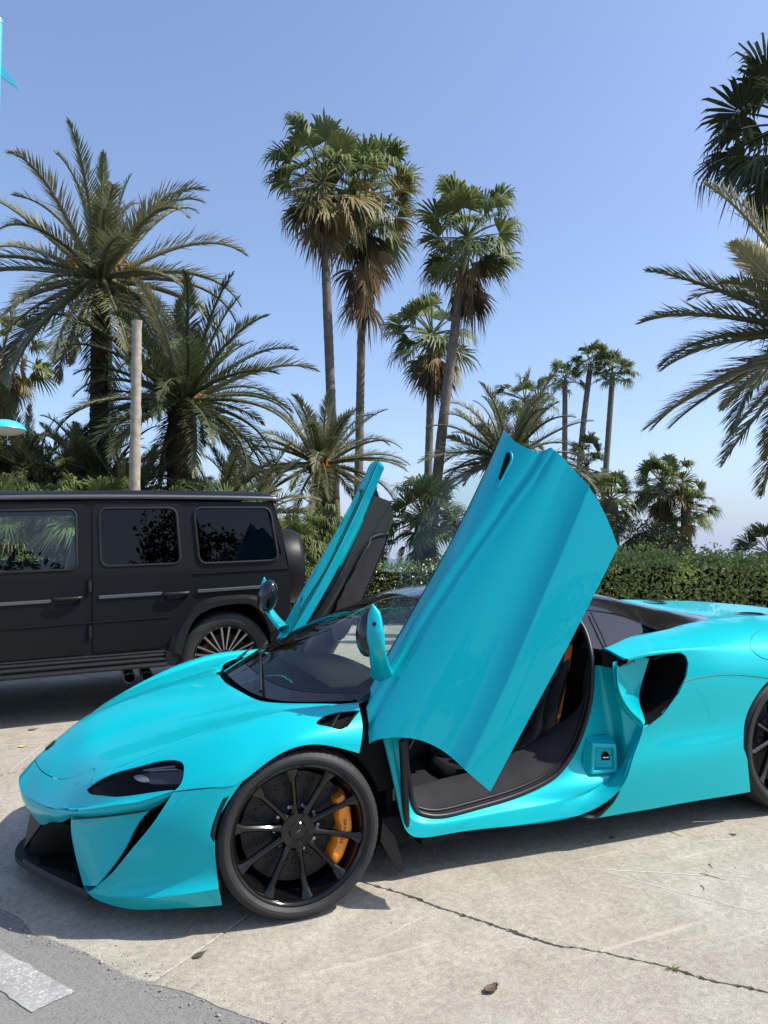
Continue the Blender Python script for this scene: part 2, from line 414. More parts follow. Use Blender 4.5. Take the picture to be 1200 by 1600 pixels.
crack = [(.30, -.70), (.36, -.79), (.415, -.868), (.467, -.944), (.522, -1.062), (.586, -1.154), (.672, -1.292), (.752, -1.422), (.816, -1.486), (.899, -1.558), (.964, -1.629), (1.042, -1.713), (1.069, -1.757), (1.105, -1.819), (1.159, -1.873), (1.235, -1.954), (1.40, -2.14), (1.61, -2.50)]
crack = [tuple(p) for p in np.vstack([ragged(crack[i], crack[i + 1], .012, .0035, 40 + i)[:-1] for i in range(len(crack) - 1)] + [[crack[-1]]])]
rs = np.random.default_rng(3)
for k in range(-3, 7):
    b0 = B0 + DB * k; b1 = b0 + DB; a_edges = [A0] + [A0 + DA * (j + 1) - (.0 if k % 2 else .9) for j in range(7)]
    for j in range(7):
        a0, a1 = a_edges[j], a_edges[j + 1]; g = .004
        if ab((a0 + a1) / 2, (b0 + b1) / 2)[1] > 7.5 or ab((a0 + a1) / 2, (b0 + b1) / 2)[1] < -9: continue
        z = float(rs.normal(0, .0012)) if not (k in (-1, 0) and j == 0) else 0.
        if j == 0: left = [tuple(np.array(q) + E1 * (.022 * math.sin(3.1 * i * .05 + k) + .014 * math.sin(7.7 * i * .05))) for i, q in enumerate(ragged(ab(a0, b1 - g), ab(a0, b0 + g), .03, .0045, 100 + k))]
        else: left = [ab(a0 + g, b1 - g), ab(a0 + g, b0 + g)]
        if k == -1 and j in (0, 1):
            ci = [p for p in crack if b0 + .03 < np.dot(p, E2) < b1 - .02]
            w = np.interp(np.linspace(0, 1, len(ci)), [0, .12, .3, .5, .75, 1], [.0015, .0075, .006, .0042, .005, .0045]) * np.clip(np.random.default_rng(5).lognormal(0, .55, len(ci)), .35, 2.4)
            top = ab(float(np.dot(ci[0], E1)), b1 - g); bot = ab(float(np.dot(ci[-1], E1)), b0 + g)
            if j == 0: slab(left + [bot] + [(p[0] - .8 * ww, p[1] - .6 * ww) for p, ww in zip(ci, w)][::-1] + [top], 0, ar=.0015)
            else: slab([top] + [(p[0] + .8 * ww, p[1] + .6 * ww) for p, ww in zip(ci, w)] + [bot] + [ab(a1 - g, b0 + g), ab(a1 - g, b1 - g)], 0, ar=.0015)
            continue
        slab(left + [ab(a1 - g, b0 + g), ab(a1 - g, b1 - g)], z)
# asphalt lane along the near left edge and its painted bar
mb = MB(); V = []
for i in range(60):
    b = -9 + i * .4; V += [ab(A0 + .06, b)]
far = [ab(A0 - 12, -9 + i * .4) for i in range(60)]
mb.strip([(x, y, -.0025) for x, y in V], [(x, y, -.0025) for x, y in far]); tag(mb.obj('asphalt_lane', M['asphalt'], ground))
mb = MB()
pr = [(-1.70, .31), (-1.061, -.655), (-.809, -1.037), (-.935, -1.093), (-1.038, -.927), (-1.83, .27)]
pr = ragged(pr[0], pr[1], .03, .003, 1)[:-1] + ragged(pr[1], pr[2], .03, .003, 2)[:-1] + ragged(pr[2], pr[3], .02, .003, 3)[:-1] + ragged(pr[3], pr[4], .03, .003, 4)[:-1] + ragged(pr[4], pr[5], .03, .003, 5)
mb.add([(x, y, .0008) for x, y in pr], [tuple(range(len(pr)))]); mb.obj('painted_bar', M['road_paint'], ground)

# garden behind the car park, the shore and the sea
mb = MB(); n = 40; xs = np.linspace(-40, 60, n); ys = np.linspace(5.6, 46, n)
mb.add([(x, y, .5 * math.tanh(lot_z(x, y) / .5) - (.16 if y < 7 else .02)) for y in ys for x in xs], [(j * n + i, j * n + i + 1, (j + 1) * n + i + 1, (j + 1) * n + i) for j in range(n - 1) for i in range(n - 1)])
tag(mb.obj('garden_ground', M['lawn']), kind='structure')
mb = MB(); mb.add([(6, -30, .02), (70, -30, .02), (70, 6, .02), (6, 6, .02)], [(0, 1, 2, 3)]); mb.v = [(x, y, .5 * math.tanh(lot_z(x, y) / .5) - .2) for x, y, z in mb.v]
tag(mb.obj('garden_border_ground', M['lawn']), kind='structure')
sea_m = mat('sea_water', (.045, .095, .14), .28, spec=.5, bump=(.35, .5, .4))
mb = MB(); mb.add([(-14000, 44, -4), (14000, 44, -4), (14000, 18000, -4), (-14000, 18000, -4), (60, -9000, -4), (14000, -9000, -4), (14000, 44, -4), (60, 44, -4)], [(0, 1, 2, 3), (4, 5, 6, 7)]); tag(mb.obj('sea', sea_m), kind='structure')

# crumbled grit along the asphalt edge and scattered pebbles (nobody could count them)
r_ = np.random.default_rng(12); mb = MB()
def pebble(x, y, q):
    V = r_.normal(0, 1, (6, 3)) * .25 + np.array([(1, 0, 0), (-1, 0, 0), (0, 1, 0), (0, -1, 0), (0, 0, .8), (0, 0, -.8)]); V = V * q + np.array((x, y, q * .4))
    mb.add(V, [(0, 2, 4), (2, 1, 4), (1, 3, 4), (3, 0, 4), (2, 0, 5), (1, 2, 5), (3, 1, 5), (0, 3, 5)])
for i in range(1500):
    x, y = ab(A0 + r_.normal(.0, .035), r_.uniform(-3.2, 1.6)); pebble(x, y, abs(r_.normal(0, .0018)) + .0009)
for i in range(900):
    x, y = ab(r_.uniform(-1.0, 3.5), r_.uniform(-3.2, 3)); pebble(x, y, abs(r_.normal(0, .0012)) + .0007)
tag(mb.obj('grit', M['concrete'], ground), kind='stuff')
# light scratches ground into the slabs: shallow scored lines
mb = MB()
for (x0, y0, x1, y1, w_) in ((1.05, -.9, 1.9, -1.42, .004), (1.25, -1.0, 1.72, -1.75, .004), (1.45, -.85, 1.62, -1.05, .003), (1.75, -.98, 2.3, -1.12, .003), (1.5, -1.72, 1.85, -2.1, .004), (-1.6, 2.3, -.7, 2.05, .004), (-1.3, 1.2, -.95, 2.3, .004), (.1, -1.2, .55, -1.05, .003)):
    d = np.array((x1 - x0, y1 - y0)); n_ = np.array((-d[1], d[0])) / np.linalg.norm(d); t = np.linspace(0, 1, 14); ww = w_ * np.sin(np.pi * np.clip(t, .02, .98)) * r_.uniform(.5, 1.2, 14); off = r_.normal(0, .002, 14)
    P0 = [(x0 + d[0] * a + n_[0] * (b + o), y0 + d[1] * a + n_[1] * (b + o), .0012) for a, b, o in zip(t, ww, off)]; P1 = [(x0 + d[0] * a - n_[0] * (b - o), y0 + d[1] * a - n_[1] * (b - o), .0012) for a, b, o in zip(t, ww, off)]
    mb.strip(P0, P1)
o = mb.obj('scratches', mat('pale_scored_concrete', (.50, .475, .41), .9, noise=(60, .2)), ground); o['kind'] = 'stuff'
# ---------------------------------------------------------------- sports car body: surface nets (car frame: x back from front axle, y right, z up)
LIP = [(0, -1.036, .419), (-.06, -1.034, .405), (-.12, -1.018, .378), (-.22, -.971, .378), (-.33, -.923, .382), (-.42, -.879, .394), (-.55, -.8, .424),
       (-.66, -.722, .46), (-.74, -.645, .485), (-.79, -.575, .503), (-.85, -.473, .54)]
def lip(y):
    L = np.array(LIP)[::-1]
    return (float(np.interp(y, L[:, 0], L[:, 1])), y, float(np.interp(y, L[:, 0], L[:, 2])))
def _front_rows():
    c8 = [None, lip(-.55), lip(-.66), lip(-.74), lip(-.79), lip(-.85), (-.33, -.915, .556), (-.233, -.93, .567), (-.113, -.932, .639), (.047, -.932, .67), (.238, -.92, .607)]
    c0 = [None, (-.96, .5), (-.87, .571), (-.78, .633), (-.68, .675), (-.57, .71), (-.44, .74), (-.35, .758), (-.26, .772), (-.19, .782), (-.147, .787)]
    c3 = [None, (-.93, -.19, .455), (-.84, -.22, .527), (-.755, -.26, .572), (-.66, -.29, .6), (-.54, -.32, .636), (-.4, -.37, .672), (-.3, -.41, .692), (-.21, -.45, .712), (-.09, -.5, .738), (0, -.56, .755)]
    c4 = [None, (-.905, -.29, .425), (-.82, -.36, .49), (-.74, -.44, .548), (-.66, -.48, .59), (-.55, -.52, .626), (-.42, -.55, .665), (-.32, -.565, .688), (-.2, -.59, .714), (-.03, -.62, .741), (.18, -.68, .758)]
    c5 = [None, (-.885, -.37, .412), (-.80, -.47, .48), (-.72, -.55, .543), (-.613, -.6, .596), (-.5, -.63, .639), (-.35, -.66, .688), (-.24, -.675, .713), (-.125, -.7, .737), (.05, -.725, .756), (.29, -.745, .758)]
    c6 = [None, (-.865, -.43, .408), (-.77, -.55, .465), (-.68, -.625, .54), (-.56, -.69, .593), (-.45, -.73, .643), (-.30, -.76, .703), (-.18, -.77, .738), (-.07, -.78, .76), (.07, -.79, .77), (.285, -.80, .767)]
    c7 = [None, (-.837, -.49, .41), (-.742, -.61, .448), (-.645, -.70, .497), (-.52, -.79, .545), (-.4, -.85, .593), (-.27, -.885, .64), (-.17, -.895, .672), (-.06, -.897, .706), (.08, -.897, .722), (.265, -.89, .70)]
    rows = [[lip(y) for y in (0, -.06, -.12, -.18, -.24, -.29, -.34, -.38, -.42)]]
    for i in range(1, 11):
        x0, z0 = c0[i]; a = np.array((x0, 0, z0)); b = np.array(c3[i]); d = z0 - b[2]
        p1 = a + (b - a) * .33; p1[2] = z0 - .13 * d
        p2 = a + (b - a) * .67; p2[2] = z0 - .47 * d
        if i == 10: p1 = np.array((-.132, -.17, .766)); p2 = np.array((-.071, -.36, .744))
        rows.append([tuple(a), tuple(p1), tuple(p2), c3[i], c4[i], c5[i], c6[i], c7[i], c8[i]])
    return rows
S_FRONT = Surf(_front_rows())
def _fold(u, v):
    w = _ss(2.2, 5.5, u)
    r = .0075 * np.maximum(0, 1 - np.abs(v - 3) / .55) * w * (1 - _ss(9, 10, u))            # fold along the bonnet
    r = r - .0065 * np.maximum(0, 1 - np.abs(v - 5) / .30) * w                              # valley where bonnet and wing meet
    r = r + .003 * np.exp(-((v - 5.45) / .2) ** 2) * w
    return r
S_HOOD = Creased(S_FRONT, _fold)

# front bumper: outer corner, lower lip, inner facet, face under the lip
S_CORNER = Surf([
    [(-.473, -.85, .5375), (-.41, -.882, .5455), (-.35, -.9075, .551), (-.29, -.923, .5575), (-.233, -.93, .5645)],
    [(-.541, -.835, .433), (-.475, -.868, .442), (-.415, -.893, .448), (-.36, -.911, .453), (-.31, -.92, .455)],
    [(-.616, -.785, .327), (-.545, -.826, .335), (-.475, -.862, .342), (-.40, -.893, .348), (-.334, -.915, .351)],
    [(-.676, -.72, .231), (-.60, -.775, .24), (-.515, -.825, .248), (-.42, -.87, .257), (-.328, -.905, .266)],
    [(-.722, -.66, .168), (-.645, -.735, .18), (-.548, -.806, .19), (-.43, -.868, .203), (-.324, -.909, .215)],
    [(-.762, -.60, .119), (-.69, -.70, .134), (-.58, -.80, .154), (-.45, -.876, .171), (-.323, -.922, .186)]])
S_CHIN = Surf([
    [(-.763, -.60, .118), (-.698, -.69, .131), (-.628, -.77, .146), (-.519, -.843, .16), (-.411, -.893, .176), (-.322, -.921, .185)],
    [(-.765, -.59, .113), (-.708, -.67, .115), (-.627, -.745, .115), (-.517, -.82, .125), (-.39, -.882, .141), (-.313, -.907, .147)],
    [(-.766, -.58, .109), (-.72, -.65, .099), (-.625, -.72, .083), (-.514, -.79, .09), (-.369, -.87, .106), (-.304, -.89, .108)]])
S_INNER = Surf([
    [(-.822, -.489, .374), (-.757, -.598, .4055), (-.667, -.698, .436), (-.541, -.777, .4635)],
    [(-.82, -.48, .296), (-.757, -.575, .335), (-.685, -.665, .369), (-.592, -.748, .40)],
    [(-.80, -.5, .195), (-.757, -.575, .226), (-.705, -.645, .256), (-.645, -.705, .285)],
    [(-.779, -.54, .123), (-.765, -.57, .131), (-.75, -.60, .141), (-.735, -.63, .151)]])
_fy = (0, -.1, -.22, -.33, -.42, -.5, -.6, -.7, -.78, -.85)
_fb = [(-.99, 0, .285), (-.981, -.1, .28), (-.941, -.22, .27), (-.9, -.33, .312), (-.858, -.42, .337), (-.817, -.5, .379), (-.755, -.6, .408), (-.665, -.70, .438), (-.54, -.78, .466), (-.476, -.846, .53)]
_ft = [tuple(np.array(lip(y)) + (.002, .001, -.003)) for y in _fy]
S_FACE = Surf([_ft, [tuple((np.array(a) * .55 + np.array(b) * .45) + (-.010 * (y > -.7), -.006, .0)) for a, b, y in zip(_ft, _fb, _fy)], _fb])

# door (closed position)
_dx = (.2, .45, .75, 1.05, 1.35, 1.52, 1.7)
def _line(P): P = np.array(P); return [float(np.interp(x, P[:, 0], P[:, 1])) + (0 if P[0, 0] <= x <= P[-1, 0] else ((x - P[-1, 0]) * (P[-1, 1] - P[-2, 1]) / (P[-1, 0] - P[-2, 0]) if x > P[-1, 0] else (x - P[0, 0]) * (P[1, 1] - P[0, 1]) / (P[1, 0] - P[0, 0]))) for x in _dx]
_zw = _line([(.376, .764), (.561, .80), (.858, .849), (1.208, .917), (1.52, .994), (1.649, 1.031)])
_z1 = _line([(.532, .705), (.73, .735), (.962, .76), (1.242, .777), (1.555, .79), (1.629, .803)])
_z2 = _line([(.415, .348), (.608, .387), (.991, .488), (1.359, .587), (1.642, .676)])
_z3 = _line([(.418, .263), (.669, .313), (1.001, .399), (1.352, .49), (1.587, .555)])
_z4 = _line([(.39, .133), (1.018, .237), (1.476, .323)])
_yw = (-.72, -.735, -.70, -.69, -.69, -.69, -.69)
_st = (0, .004, .014, .022, .030, .032, .034)        # depth of the shoulder step, growing to the rear
_rows = []
for k in range(7):
    x, W, a, b, c, d, yw, st = _dx[k], _zw[k], _z1[k], _z2[k], _z3[k], _z4[k], _yw[k], _st[k]
    ys = -.80 - .008 * (k / 6)
    _rows.append([(x, yw + .012, W + .002), (x, yw - .012, W - .003), (x, yw * .48 + ys * .52, W - .018 - .012 * k / 6), (x, ys + .004, W - .42 * (W - a)), (x, -.832 - .004 * k / 6, a + .045), (x, -.846 + .25 * st, a + .011),
                  (x, -.852 - .55 * st, a - .008), (x, -.866 - .3 * st, a - .03), (x, -.89, a - .38 * (a - b)), (x, -.893, a - .72 * (a - b)), (x, -.893, b + .02), (x, -.900, b - .35 * (b - c)),
                  (x, -.9165, c + .014), (x, -.921, c - .006), (x, -.9155, c - .45 * (c - d)), (x, -.904, d)])
S_DOOR = Surf(_rows)

# rear quarter
S_REAR = Surf([
    [(1.40, -.80, .88), (1.40, -.83, .885), (1.40, -.88, .865), (1.40, -.90, .82), (1.40, -.925, .68), (1.40, -.915, .50), (1.40, -.925, .36), (1.40, -.90, .148)],
    [(1.557, -.795, .904), (1.56, -.84, .897), (1.575, -.902, .876), (1.585, -.918, .845), (1.58, -.94, .69), (1.58, -.93, .50), (1.57, -.938, .36), (1.57, -.91, .148)],
    [(1.68, -.765, .924), (1.70, -.83, .916), (1.72, -.922, .894), (1.72, -.94, .868), (1.72, -.95, .70), (1.72, -.937, .51), (1.72, -.948, .37), (1.72, -.922, .151)],
    [(1.80, -.735, .94), (1.84, -.82, .933), (1.88, -.922, .9), (1.89, -.944, .868), (1.89, -.953, .71), (1.89, -.942, .51), (1.89, -.957, .375), (1.89, -.932, .153)],
    [(2.0, -.70, .946), (2.04, -.80, .935), (2.07, -.912, .896), (2.07, -.943, .858), (2.08, -.957, .71), (2.08, -.948, .51), (2.08, -.963, .38), (2.08, -.942, .152)],
    [(2.25, -.64, .957), (2.28, -.76, .937), (2.31, -.88, .89), (2.31, -.935, .83), (2.31, -.958, .70), (2.31, -.955, .52), (2.31, -.967, .385), (2.31, -.952, .148)],
    [(2.55, -.58, .962), (2.58, -.73, .94), (2.6, -.87, .885), (2.6, -.935, .82), (2.6, -.962, .70), (2.6, -.962, .53), (2.6, -.965, .39), (2.6, -.95, .15)],
    [(2.85, -.55, .955), (2.88, -.71, .93), (2.9, -.86, .875), (2.9, -.93, .81), (2.9, -.958, .70), (2.9, -.958, .53), (2.9, -.955, .39), (2.9, -.93, .16)],
    [(3.15, -.52, .935), (3.17, -.68, .91), (3.19, -.82, .86), (3.2, -.895, .80), (3.2, -.925, .70), (3.2, -.92, .53), (3.2, -.905, .39), (3.18, -.87, .2)],
    [(3.42, -.5, .92), (3.43, -.63, .89), (3.44, -.74, .84), (3.44, -.81, .79), (3.44, -.83, .70), (3.42, -.82, .53), (3.39, -.80, .39), (3.35, -.76, .24)]])

# greenhouse
S_ROOF = Surf([
    [(.84, 0, 1.135), (.845, -.18, 1.128), (.855, -.35, 1.108), (.875, -.46, 1.088), (.89, -.52, 1.066)],
    [(1.1, 0, 1.172), (1.1, -.2, 1.165), (1.1, -.38, 1.145), (1.1, -.5, 1.118), (1.1, -.565, 1.09)],
    [(1.4, 0, 1.176), (1.4, -.2, 1.169), (1.4, -.37, 1.15), (1.4, -.49, 1.122), (1.4, -.57, 1.085)],
    [(1.75, 0, 1.15), (1.75, -.2, 1.145), (1.75, -.36, 1.133), (1.75, -.47, 1.105), (1.74, -.575, 1.048)],
    [(2.02, 0, 1.075), (2.02, -.2, 1.08), (2.02, -.36, 1.078), (2.02, -.46, 1.053), (1.95, -.62, .99)],
    [(2.3, 0, 1.0), (2.3, -.2, 1.005), (2.3, -.34, 1.008), (2.3, -.44, .997), (2.115, -.68, .927)],
    [(2.66, 0, .942), (2.66, -.15, .945), (2.66, -.28, .947), (2.62, -.4, .95), (2.45, -.60, .955)]])
S_SCREEN = Surf([
    [(-.11, 0, .79), (-.09, -.18, .772), (-.04, -.36, .752), (.05, -.53, .752), (.2, -.665, .764), (.36, -.735, .768)],
    [(.2, 0, .935), (.21, -.16, .922), (.235, -.33, .895), (.285, -.48, .868), (.38, -.61, .852), (.50, -.69, .848)],
    [(.52, 0, 1.052), (.525, -.16, 1.043), (.54, -.31, 1.018), (.57, -.44, .985), (.62, -.55, .957), (.69, -.61, .95)],
    [(.84, 0, 1.136), (.843, -.17, 1.129), (.853, -.33, 1.11), (.868, -.43, 1.092), (.88, -.49, 1.075), (.893, -.53, 1.062)]])
# ---------------------------------------------------------------- the turquoise sports car
CAR = empty('sports_car', 'low turquoise sports car with both doors swung up, parked nose left', 'car', M=LOT.copy())
P = M['paint']
CZ = lambda S, pts: [tuple(q) for q in S.find([p[0] for p in pts], [p[1] for p in pts])]     # (x, z) outline -> (u, v)

# --- front clip
seam = [(.83, 0), (.85, .6), (.88, 1.3), (.94, 1.96), (1.09, 2.7), (1.295, 3.281), (1.652, 3.761), (2.152, 4.007), (2.6, 4.06), (3.045, 4.107)]
seam = [tuple(p) for p in spl(seam, 24)]
HL = [(2.249, 5.502), (2.49, 5.488), (3.211, 5.535), (3.772, 5.747), (4.40, 5.93), (4.80, 6.17), (4.93, 6.405), (4.87, 6.616), (4.77, 6.83), (4.72, 7.263), (4.97, 7.9), (4.4, 7.49), (3.782, 7.215), (2.963, 6.944), (2.456, 6.407), (2.2, 5.95)]
hl_top = [tuple(p) for p in spl(HL[:11], 34)]; hl_bot = [tuple(p) for p in spl(HL[10:] + HL[:1], 24)]
nick = [(2.796, 4.65), (2.6, 5.1), (2.40, 5.49)]                       # short joint between the nose and the wing
arch = lambda a, b: [(u, 8) for u in np.linspace(a, b, 24)]
g = .018
bonnet_out = seam + [(3.3, 4.5), (3.55, 4.97)] + [(u, 5 - g) for u in np.linspace(3.8, 10, 14)] + [(10, v) for v in np.linspace(4.7, 0, 10)]
panel('bonnet', S_HOOD, bonnet_out, P, CAR, both=True, step=.08)
nose_out = [(0, v) for v in np.linspace(0, 8, 20)] + [(u, 8) for u in np.linspace(.2, 4.97, 20)] + hl_bot + nick[::-1] + [(3.0, 4.15 + .02)] + [(u - .03, v + .01) for u, v in seam[-2:0:-1]] + [(.80, 0)]
panel('front_bumper', S_HOOD, nose_out, P, CAR, both=True, step=.09)
fender_out = [(3.08, 4.15), (3.33, 4.53), (3.58, 5 + g)] + [(u, 5 + g) for u in np.linspace(3.8, 10, 20)] + [(10, v) for v in np.linspace(5.2, 8, 10)] + arch(10, 5.02) + hl_top[::-1] + [(2.45, 5.47), (2.63, 5.12), (2.83, 4.66)]
vent = [tuple(p) for p in spl([(8.969, 6.80), (9.217, 6.50), (9.556, 6.34), (9.96, 6.31), (9.90, 6.56), (9.561, 7.10), (9.25, 7.0)], 30, True)]
for mi in (False, True):
    fe = panel('front_wing', S_HOOD, fender_out, P, CAR, holes=[vent], mirror=mi, step=.08)
    panel('vent_duct', S_FRONT, [(8.8, 6.1), (10, 6.1), (10, 7.3), (8.8, 7.3)], M['void'], fe, mirror=mi, off=-.03, thick=.004, step=.2)
    for k, (a, b) in enumerate((((9.28, 7.03), (9.62, 6.32)), ((9.60, 7.10), (9.97, 6.36)))):
        mb = MB(); s = np.linspace(0, 1, 8)
        A = S_FRONT(a[0] + (b[0] - a[0]) * s, a[1] + (b[1] - a[1]) * s); Nn = S_FRONT.normal(a[0] + (b[0] - a[0]) * s, a[1] + (b[1] - a[1]) * s); Nn *= np.sign(-Nn[:, 1:2])
        A2 = A - Nn * .028 + np.array((-.028, 0, 0)); A3 = A + np.array((.006, 0, 0)); A4 = A2 + np.array((.008, 0, 0))
        if mi: A, A2, A3, A4 = (q * (1, -1, 1) for q in (A, A2, A3, A4))
        mb.strip(A, A2).strip(A3, A4).strip(A, A3)
        mb.obj('vent_slat', M['satin'], fe)
    # bumper below the lip
    co = panel('bumper_corner', S_CORNER, [tuple(p) for p in resample([(0.0, 0), (0.0, 4), (5, 4), (5, 0)], .3)], P, CAR, mirror=mi, step=.14, thick=.012,
               holes=[[tuple(q) for q in S_CORNER.find(*zip(*[(-.302, .512), (-.278, .52), (-.29, .46), (-.322, .365), (-.338, .352), (-.350, .377), (-.33, .45)]))]])
    panel('bumper_chin', S_CHIN, rect(S_CHIN), P, co, mirror=mi, step=.12, thick=.004)
    panel('bumper_facet', S_INNER, rect(S_INNER), P, co, mirror=mi, step=.1, thick=.012)
    panel('side_marker', S_CORNER, [tuple(q) for q in S_CORNER.find(*zip(*[(-.302, .512), (-.278, .52), (-.255, .52), (-.285, .46), (-.318, .36), (-.338, .352), (-.350, .377), (-.33, .45)]))], M['gloss'], co, mirror=mi, step=.12, thick=.01, off=-.004)
    mo = spl([(-.822, -.489, .374), (-.82, -.48, .296), (-.80, -.5, .195), (-.779, -.54, .123), (-.766, -.58, .11)], 20); mo2 = mo + np.array((.05, .03, -.004)); k0 = -1 if mi else 1
    mb = MB(); mb.strip(mo * (1, k0, 1), mo2 * (1, k0, 1)); mb.obj('mouth_return', P, co, angle=180)
    # dark backing seen through the slit and the groove
    s = -1 if not mi else 1
    mb = MB(); k = -s
    mb.add([(x, y * k, z) for x, y, z in [(-.47, -.80, .53), (-.50, -.74, .44), (-.57, -.69, .33), (-.64, -.64, .21), (-.73, -.58, .12), (-.50, -.90 + .06, .50), (-.52, -.79, .40), (-.59, -.745, .30), (-.65, -.685, .2), (-.735, -.60, .12)]],
           [(i, i + 1, i + 6, i + 5) for i in range(4)])
    mb.add([(x, y * k, z) for x, y, z in [(-.81, -.47, .40), (-.745, -.58, .42), (-.655, -.67, .44), (-.53, -.75, .47), (-.81, -.46, .34), (-.745, -.565, .37), (-.655, -.655, .40), (-.53, -.74, .43)]], [(i, i + 1, i + 5, i + 4) for i in range(3)])
    mb.obj('slit_liner', M['void'], co)
    mb = MB(); gp = np.array([(-.822, -.497, .371), (-.75, -.61, .405), (-.662, -.705, .434), (-.545, -.785, .462)]); gp = spl(gp, 16)
    mb.tube(gp * (1, k, 1), [.0015, .0028] + [.0034] * 12 + [.0025, .0015], 6); mb.obj('groove_blade', M['satin'], co)
    # headlamp: dark bowl, lamp unit, clear lens
    bowl = panel('headlamp', S_FRONT, [tuple(q) for q in spl(HL, 50, True)], M['void'], CAR, mirror=mi, off=-.075, thick=.004, step=.13)
    lens = panel('lens', S_FRONT, [tuple(q) for q in spl(HL, 50, True)], M['lens'], bowl, mirror=mi, off=-.012, thick=.0, step=.14)
    rimo = spl(HL, 60, True); X0 = S_FRONT(rimo[:, 0], rimo[:, 1]); N0 = S_FRONT.normal(rimo[:, 0], rimo[:, 1]); N0 *= np.sign(np.einsum('ij,ij->i', N0, X0 - CAR_C))[:, None]
    Xa = X0 - N0 * .004; Xb = X0 - N0 * .085
    if mi: Xa = Xa * (1, -1, 1); Xb = Xb * (1, -1, 1)
    mb = MB(); mb.strip(np.vstack([Xa, Xa[:1]]), np.vstack([Xb, Xb[:1]])); mb.obj('lamp_wall', M['satin'], bowl, angle=180)
    lu = [(3.72, 5.95), (4.35, 6.08), (4.78, 6.45), (4.66, 6.95), (4.2, 6.78), (3.78, 6.55), (3.6, 6.2)]
    panel('lamp_unit', S_FRONT, [tuple(q) for q in spl(lu, 30, True)], M['lampglass'], bowl, mirror=mi, off=-.035, thick=.03, step=.12)
    for t_, (a_, b_) in enumerate((((3.95, 5.86), (4.72, 6.28)), ((4.05, 5.98), (4.70, 6.40)))):
        q_ = np.linspace(0, 1, 8); uu = a_[0] + (b_[0] - a_[0]) * q_; vv = a_[1] + (b_[1] - a_[1]) * q_; Xl = S_FRONT(uu, vv); Nl = S_FRONT.normal(uu, vv); Nl *= np.sign(np.einsum('ij,ij->i', Nl, Xl - CAR_C))[:, None]
        mb = MB(); mb.tube((Xl - Nl * (.026 + .004 * t_)) * (1, -1 if mi else 1, 1), .0035, 6); mb.obj('light_strip', M['lampstrip'], bowl)
    lu2 = [(3.56, 6.02), (3.74, 6.0), (3.82, 6.3), (3.72, 6.46), (3.55, 6.3)]
    panel('lamp_reflector', S_FRONT, [tuple(q) for q in spl(lu2, 16, True)], M['lampstrip'], bowl, mirror=mi, off=-.03, thick=.008, step=.1)
panel('bumper_face', S_FACE, rect(S_FACE), P, CAR, both=True, step=.12, thick=.01)
# nose emblem: small dark badge with a swoosh
eu = S_FRONT.find([-.925, -.895, -.89, -.918], [.026, .026, -.026, -.026], (0, 1))
mb = MB(); ring = [(-.93, -.012), (-.918, -.028), (-.893, -.026), (-.886, -.006), (-.889, .02), (-.905, .028), (-.926, .018)]
def on_front(x, y, off):
    q = S_FRONT.find([x], [-abs(y)], (0, 1)); X = S_FRONT(q[:, 0], q[:, 1])[0]; n = S_FRONT.normal(q[:, 0], q[:, 1])[0]; n *= np.sign(n[2]); X = X + n * off
    return (X[0], X[1] if y <= 0 else -X[1], X[2])
mb.add([on_front(x, y, .004) for x, y in ring] + [on_front(x, y, .0) for x, y in ring], [tuple(range(7))] + [(i, (i + 1) % 7, 7 + (i + 1) % 7, 7 + i) for i in range(7)])
em = mb.obj('emblem', M['satin'], CAR)
mb = MB(); mb.add([on_front(*q, .0052) for q in [(-.918, -.012), (-.9, -.018), (-.893, .012), (-.903, .004)]], [(0, 1, 2, 3)]); mb.obj('emblem_swoosh', M['lampglass'], em)

# --- lower front: mouth and splitter
mb = MB()
sp_o = [(-1.055, 0), (-1.05, -.07), (-1.02, -.15), (-.955, -.27), (-.89, -.38), (-.825, -.485), (-.765, -.575)]
half = [tuple(p) for p in spl(sp_o, 20)]
outl = half + [(-.70, -.56), (-.62, -.3), (-.62, 0)]
full = outl + [(x, -y) for x, y in outl[::-1] if y != 0]
mb.prism([(x, y, .075) for x, y in full], (0, 0, .018))
spo = mb.obj('splitter', M['trim'], CAR, bevel=.004)
for s in (-1, 1):
    mb = MB(); up = [(x + .004, s * -y, .093) for x, y in half[6:]]; up2 = [(x + .012, s * -y, .107) for x, y in half[6:]]
    mb.strip(up, up2); o = mb.obj('splitter_lip', M['trim'], spo)
    # duct walls
    mb = MB(); mb.add([(-.80, s * .50, .10), (-.83, s * .475, .34), (-.55, s * .40, .36), (-.55, s * .42, .09)], [(0, 1, 2, 3)])
    mb.obj('duct_wall', M['void'], spo)
    # keel vane: a twisted triangle from the splitter point up to the lip
    mb = MB(); V = [(-1.02, s * .012, .10), (-.985, s * .02, .283), (-.935, s * .20, .272), (-.99, s * .085, .165)]
    mb.add(V + [(x + .05, y, z) for x, y, z in V], [(0, 1, 3), (1, 2, 3), (4, 7, 5), (5, 7, 6), (0, 3, 7, 4), (3, 2, 6, 7)]); mb.obj('keel_vane', M['trim'], spo)
    mb = MB(); V = [(-1.0, s * .10, .10), (-.985, s * .085, .16), (-.925, s * .21, .27), (-.84, s * .40, .318), (-.72, s * .40, .25), (-.80, s * .18, .11)]
    mb.add(V, [(0, 1, 2, 5), (2, 3, 4, 5)]); mb.obj('duct_vane', M['satin'], spo)
mb = MB(); mb.add([(-.62, -.6, .075), (-.62, .6, .075), (-.60, .6, .42), (-.60, -.6, .42)], [(0, 1, 2, 3)]).add([(-.62, -.55, .095), (-.62, .55, .095), (-.95, .2, .093), (-.95, -.2, .093)], [(0, 1, 2, 3)])
mb.obj('grille_core', M['void'], CAR)

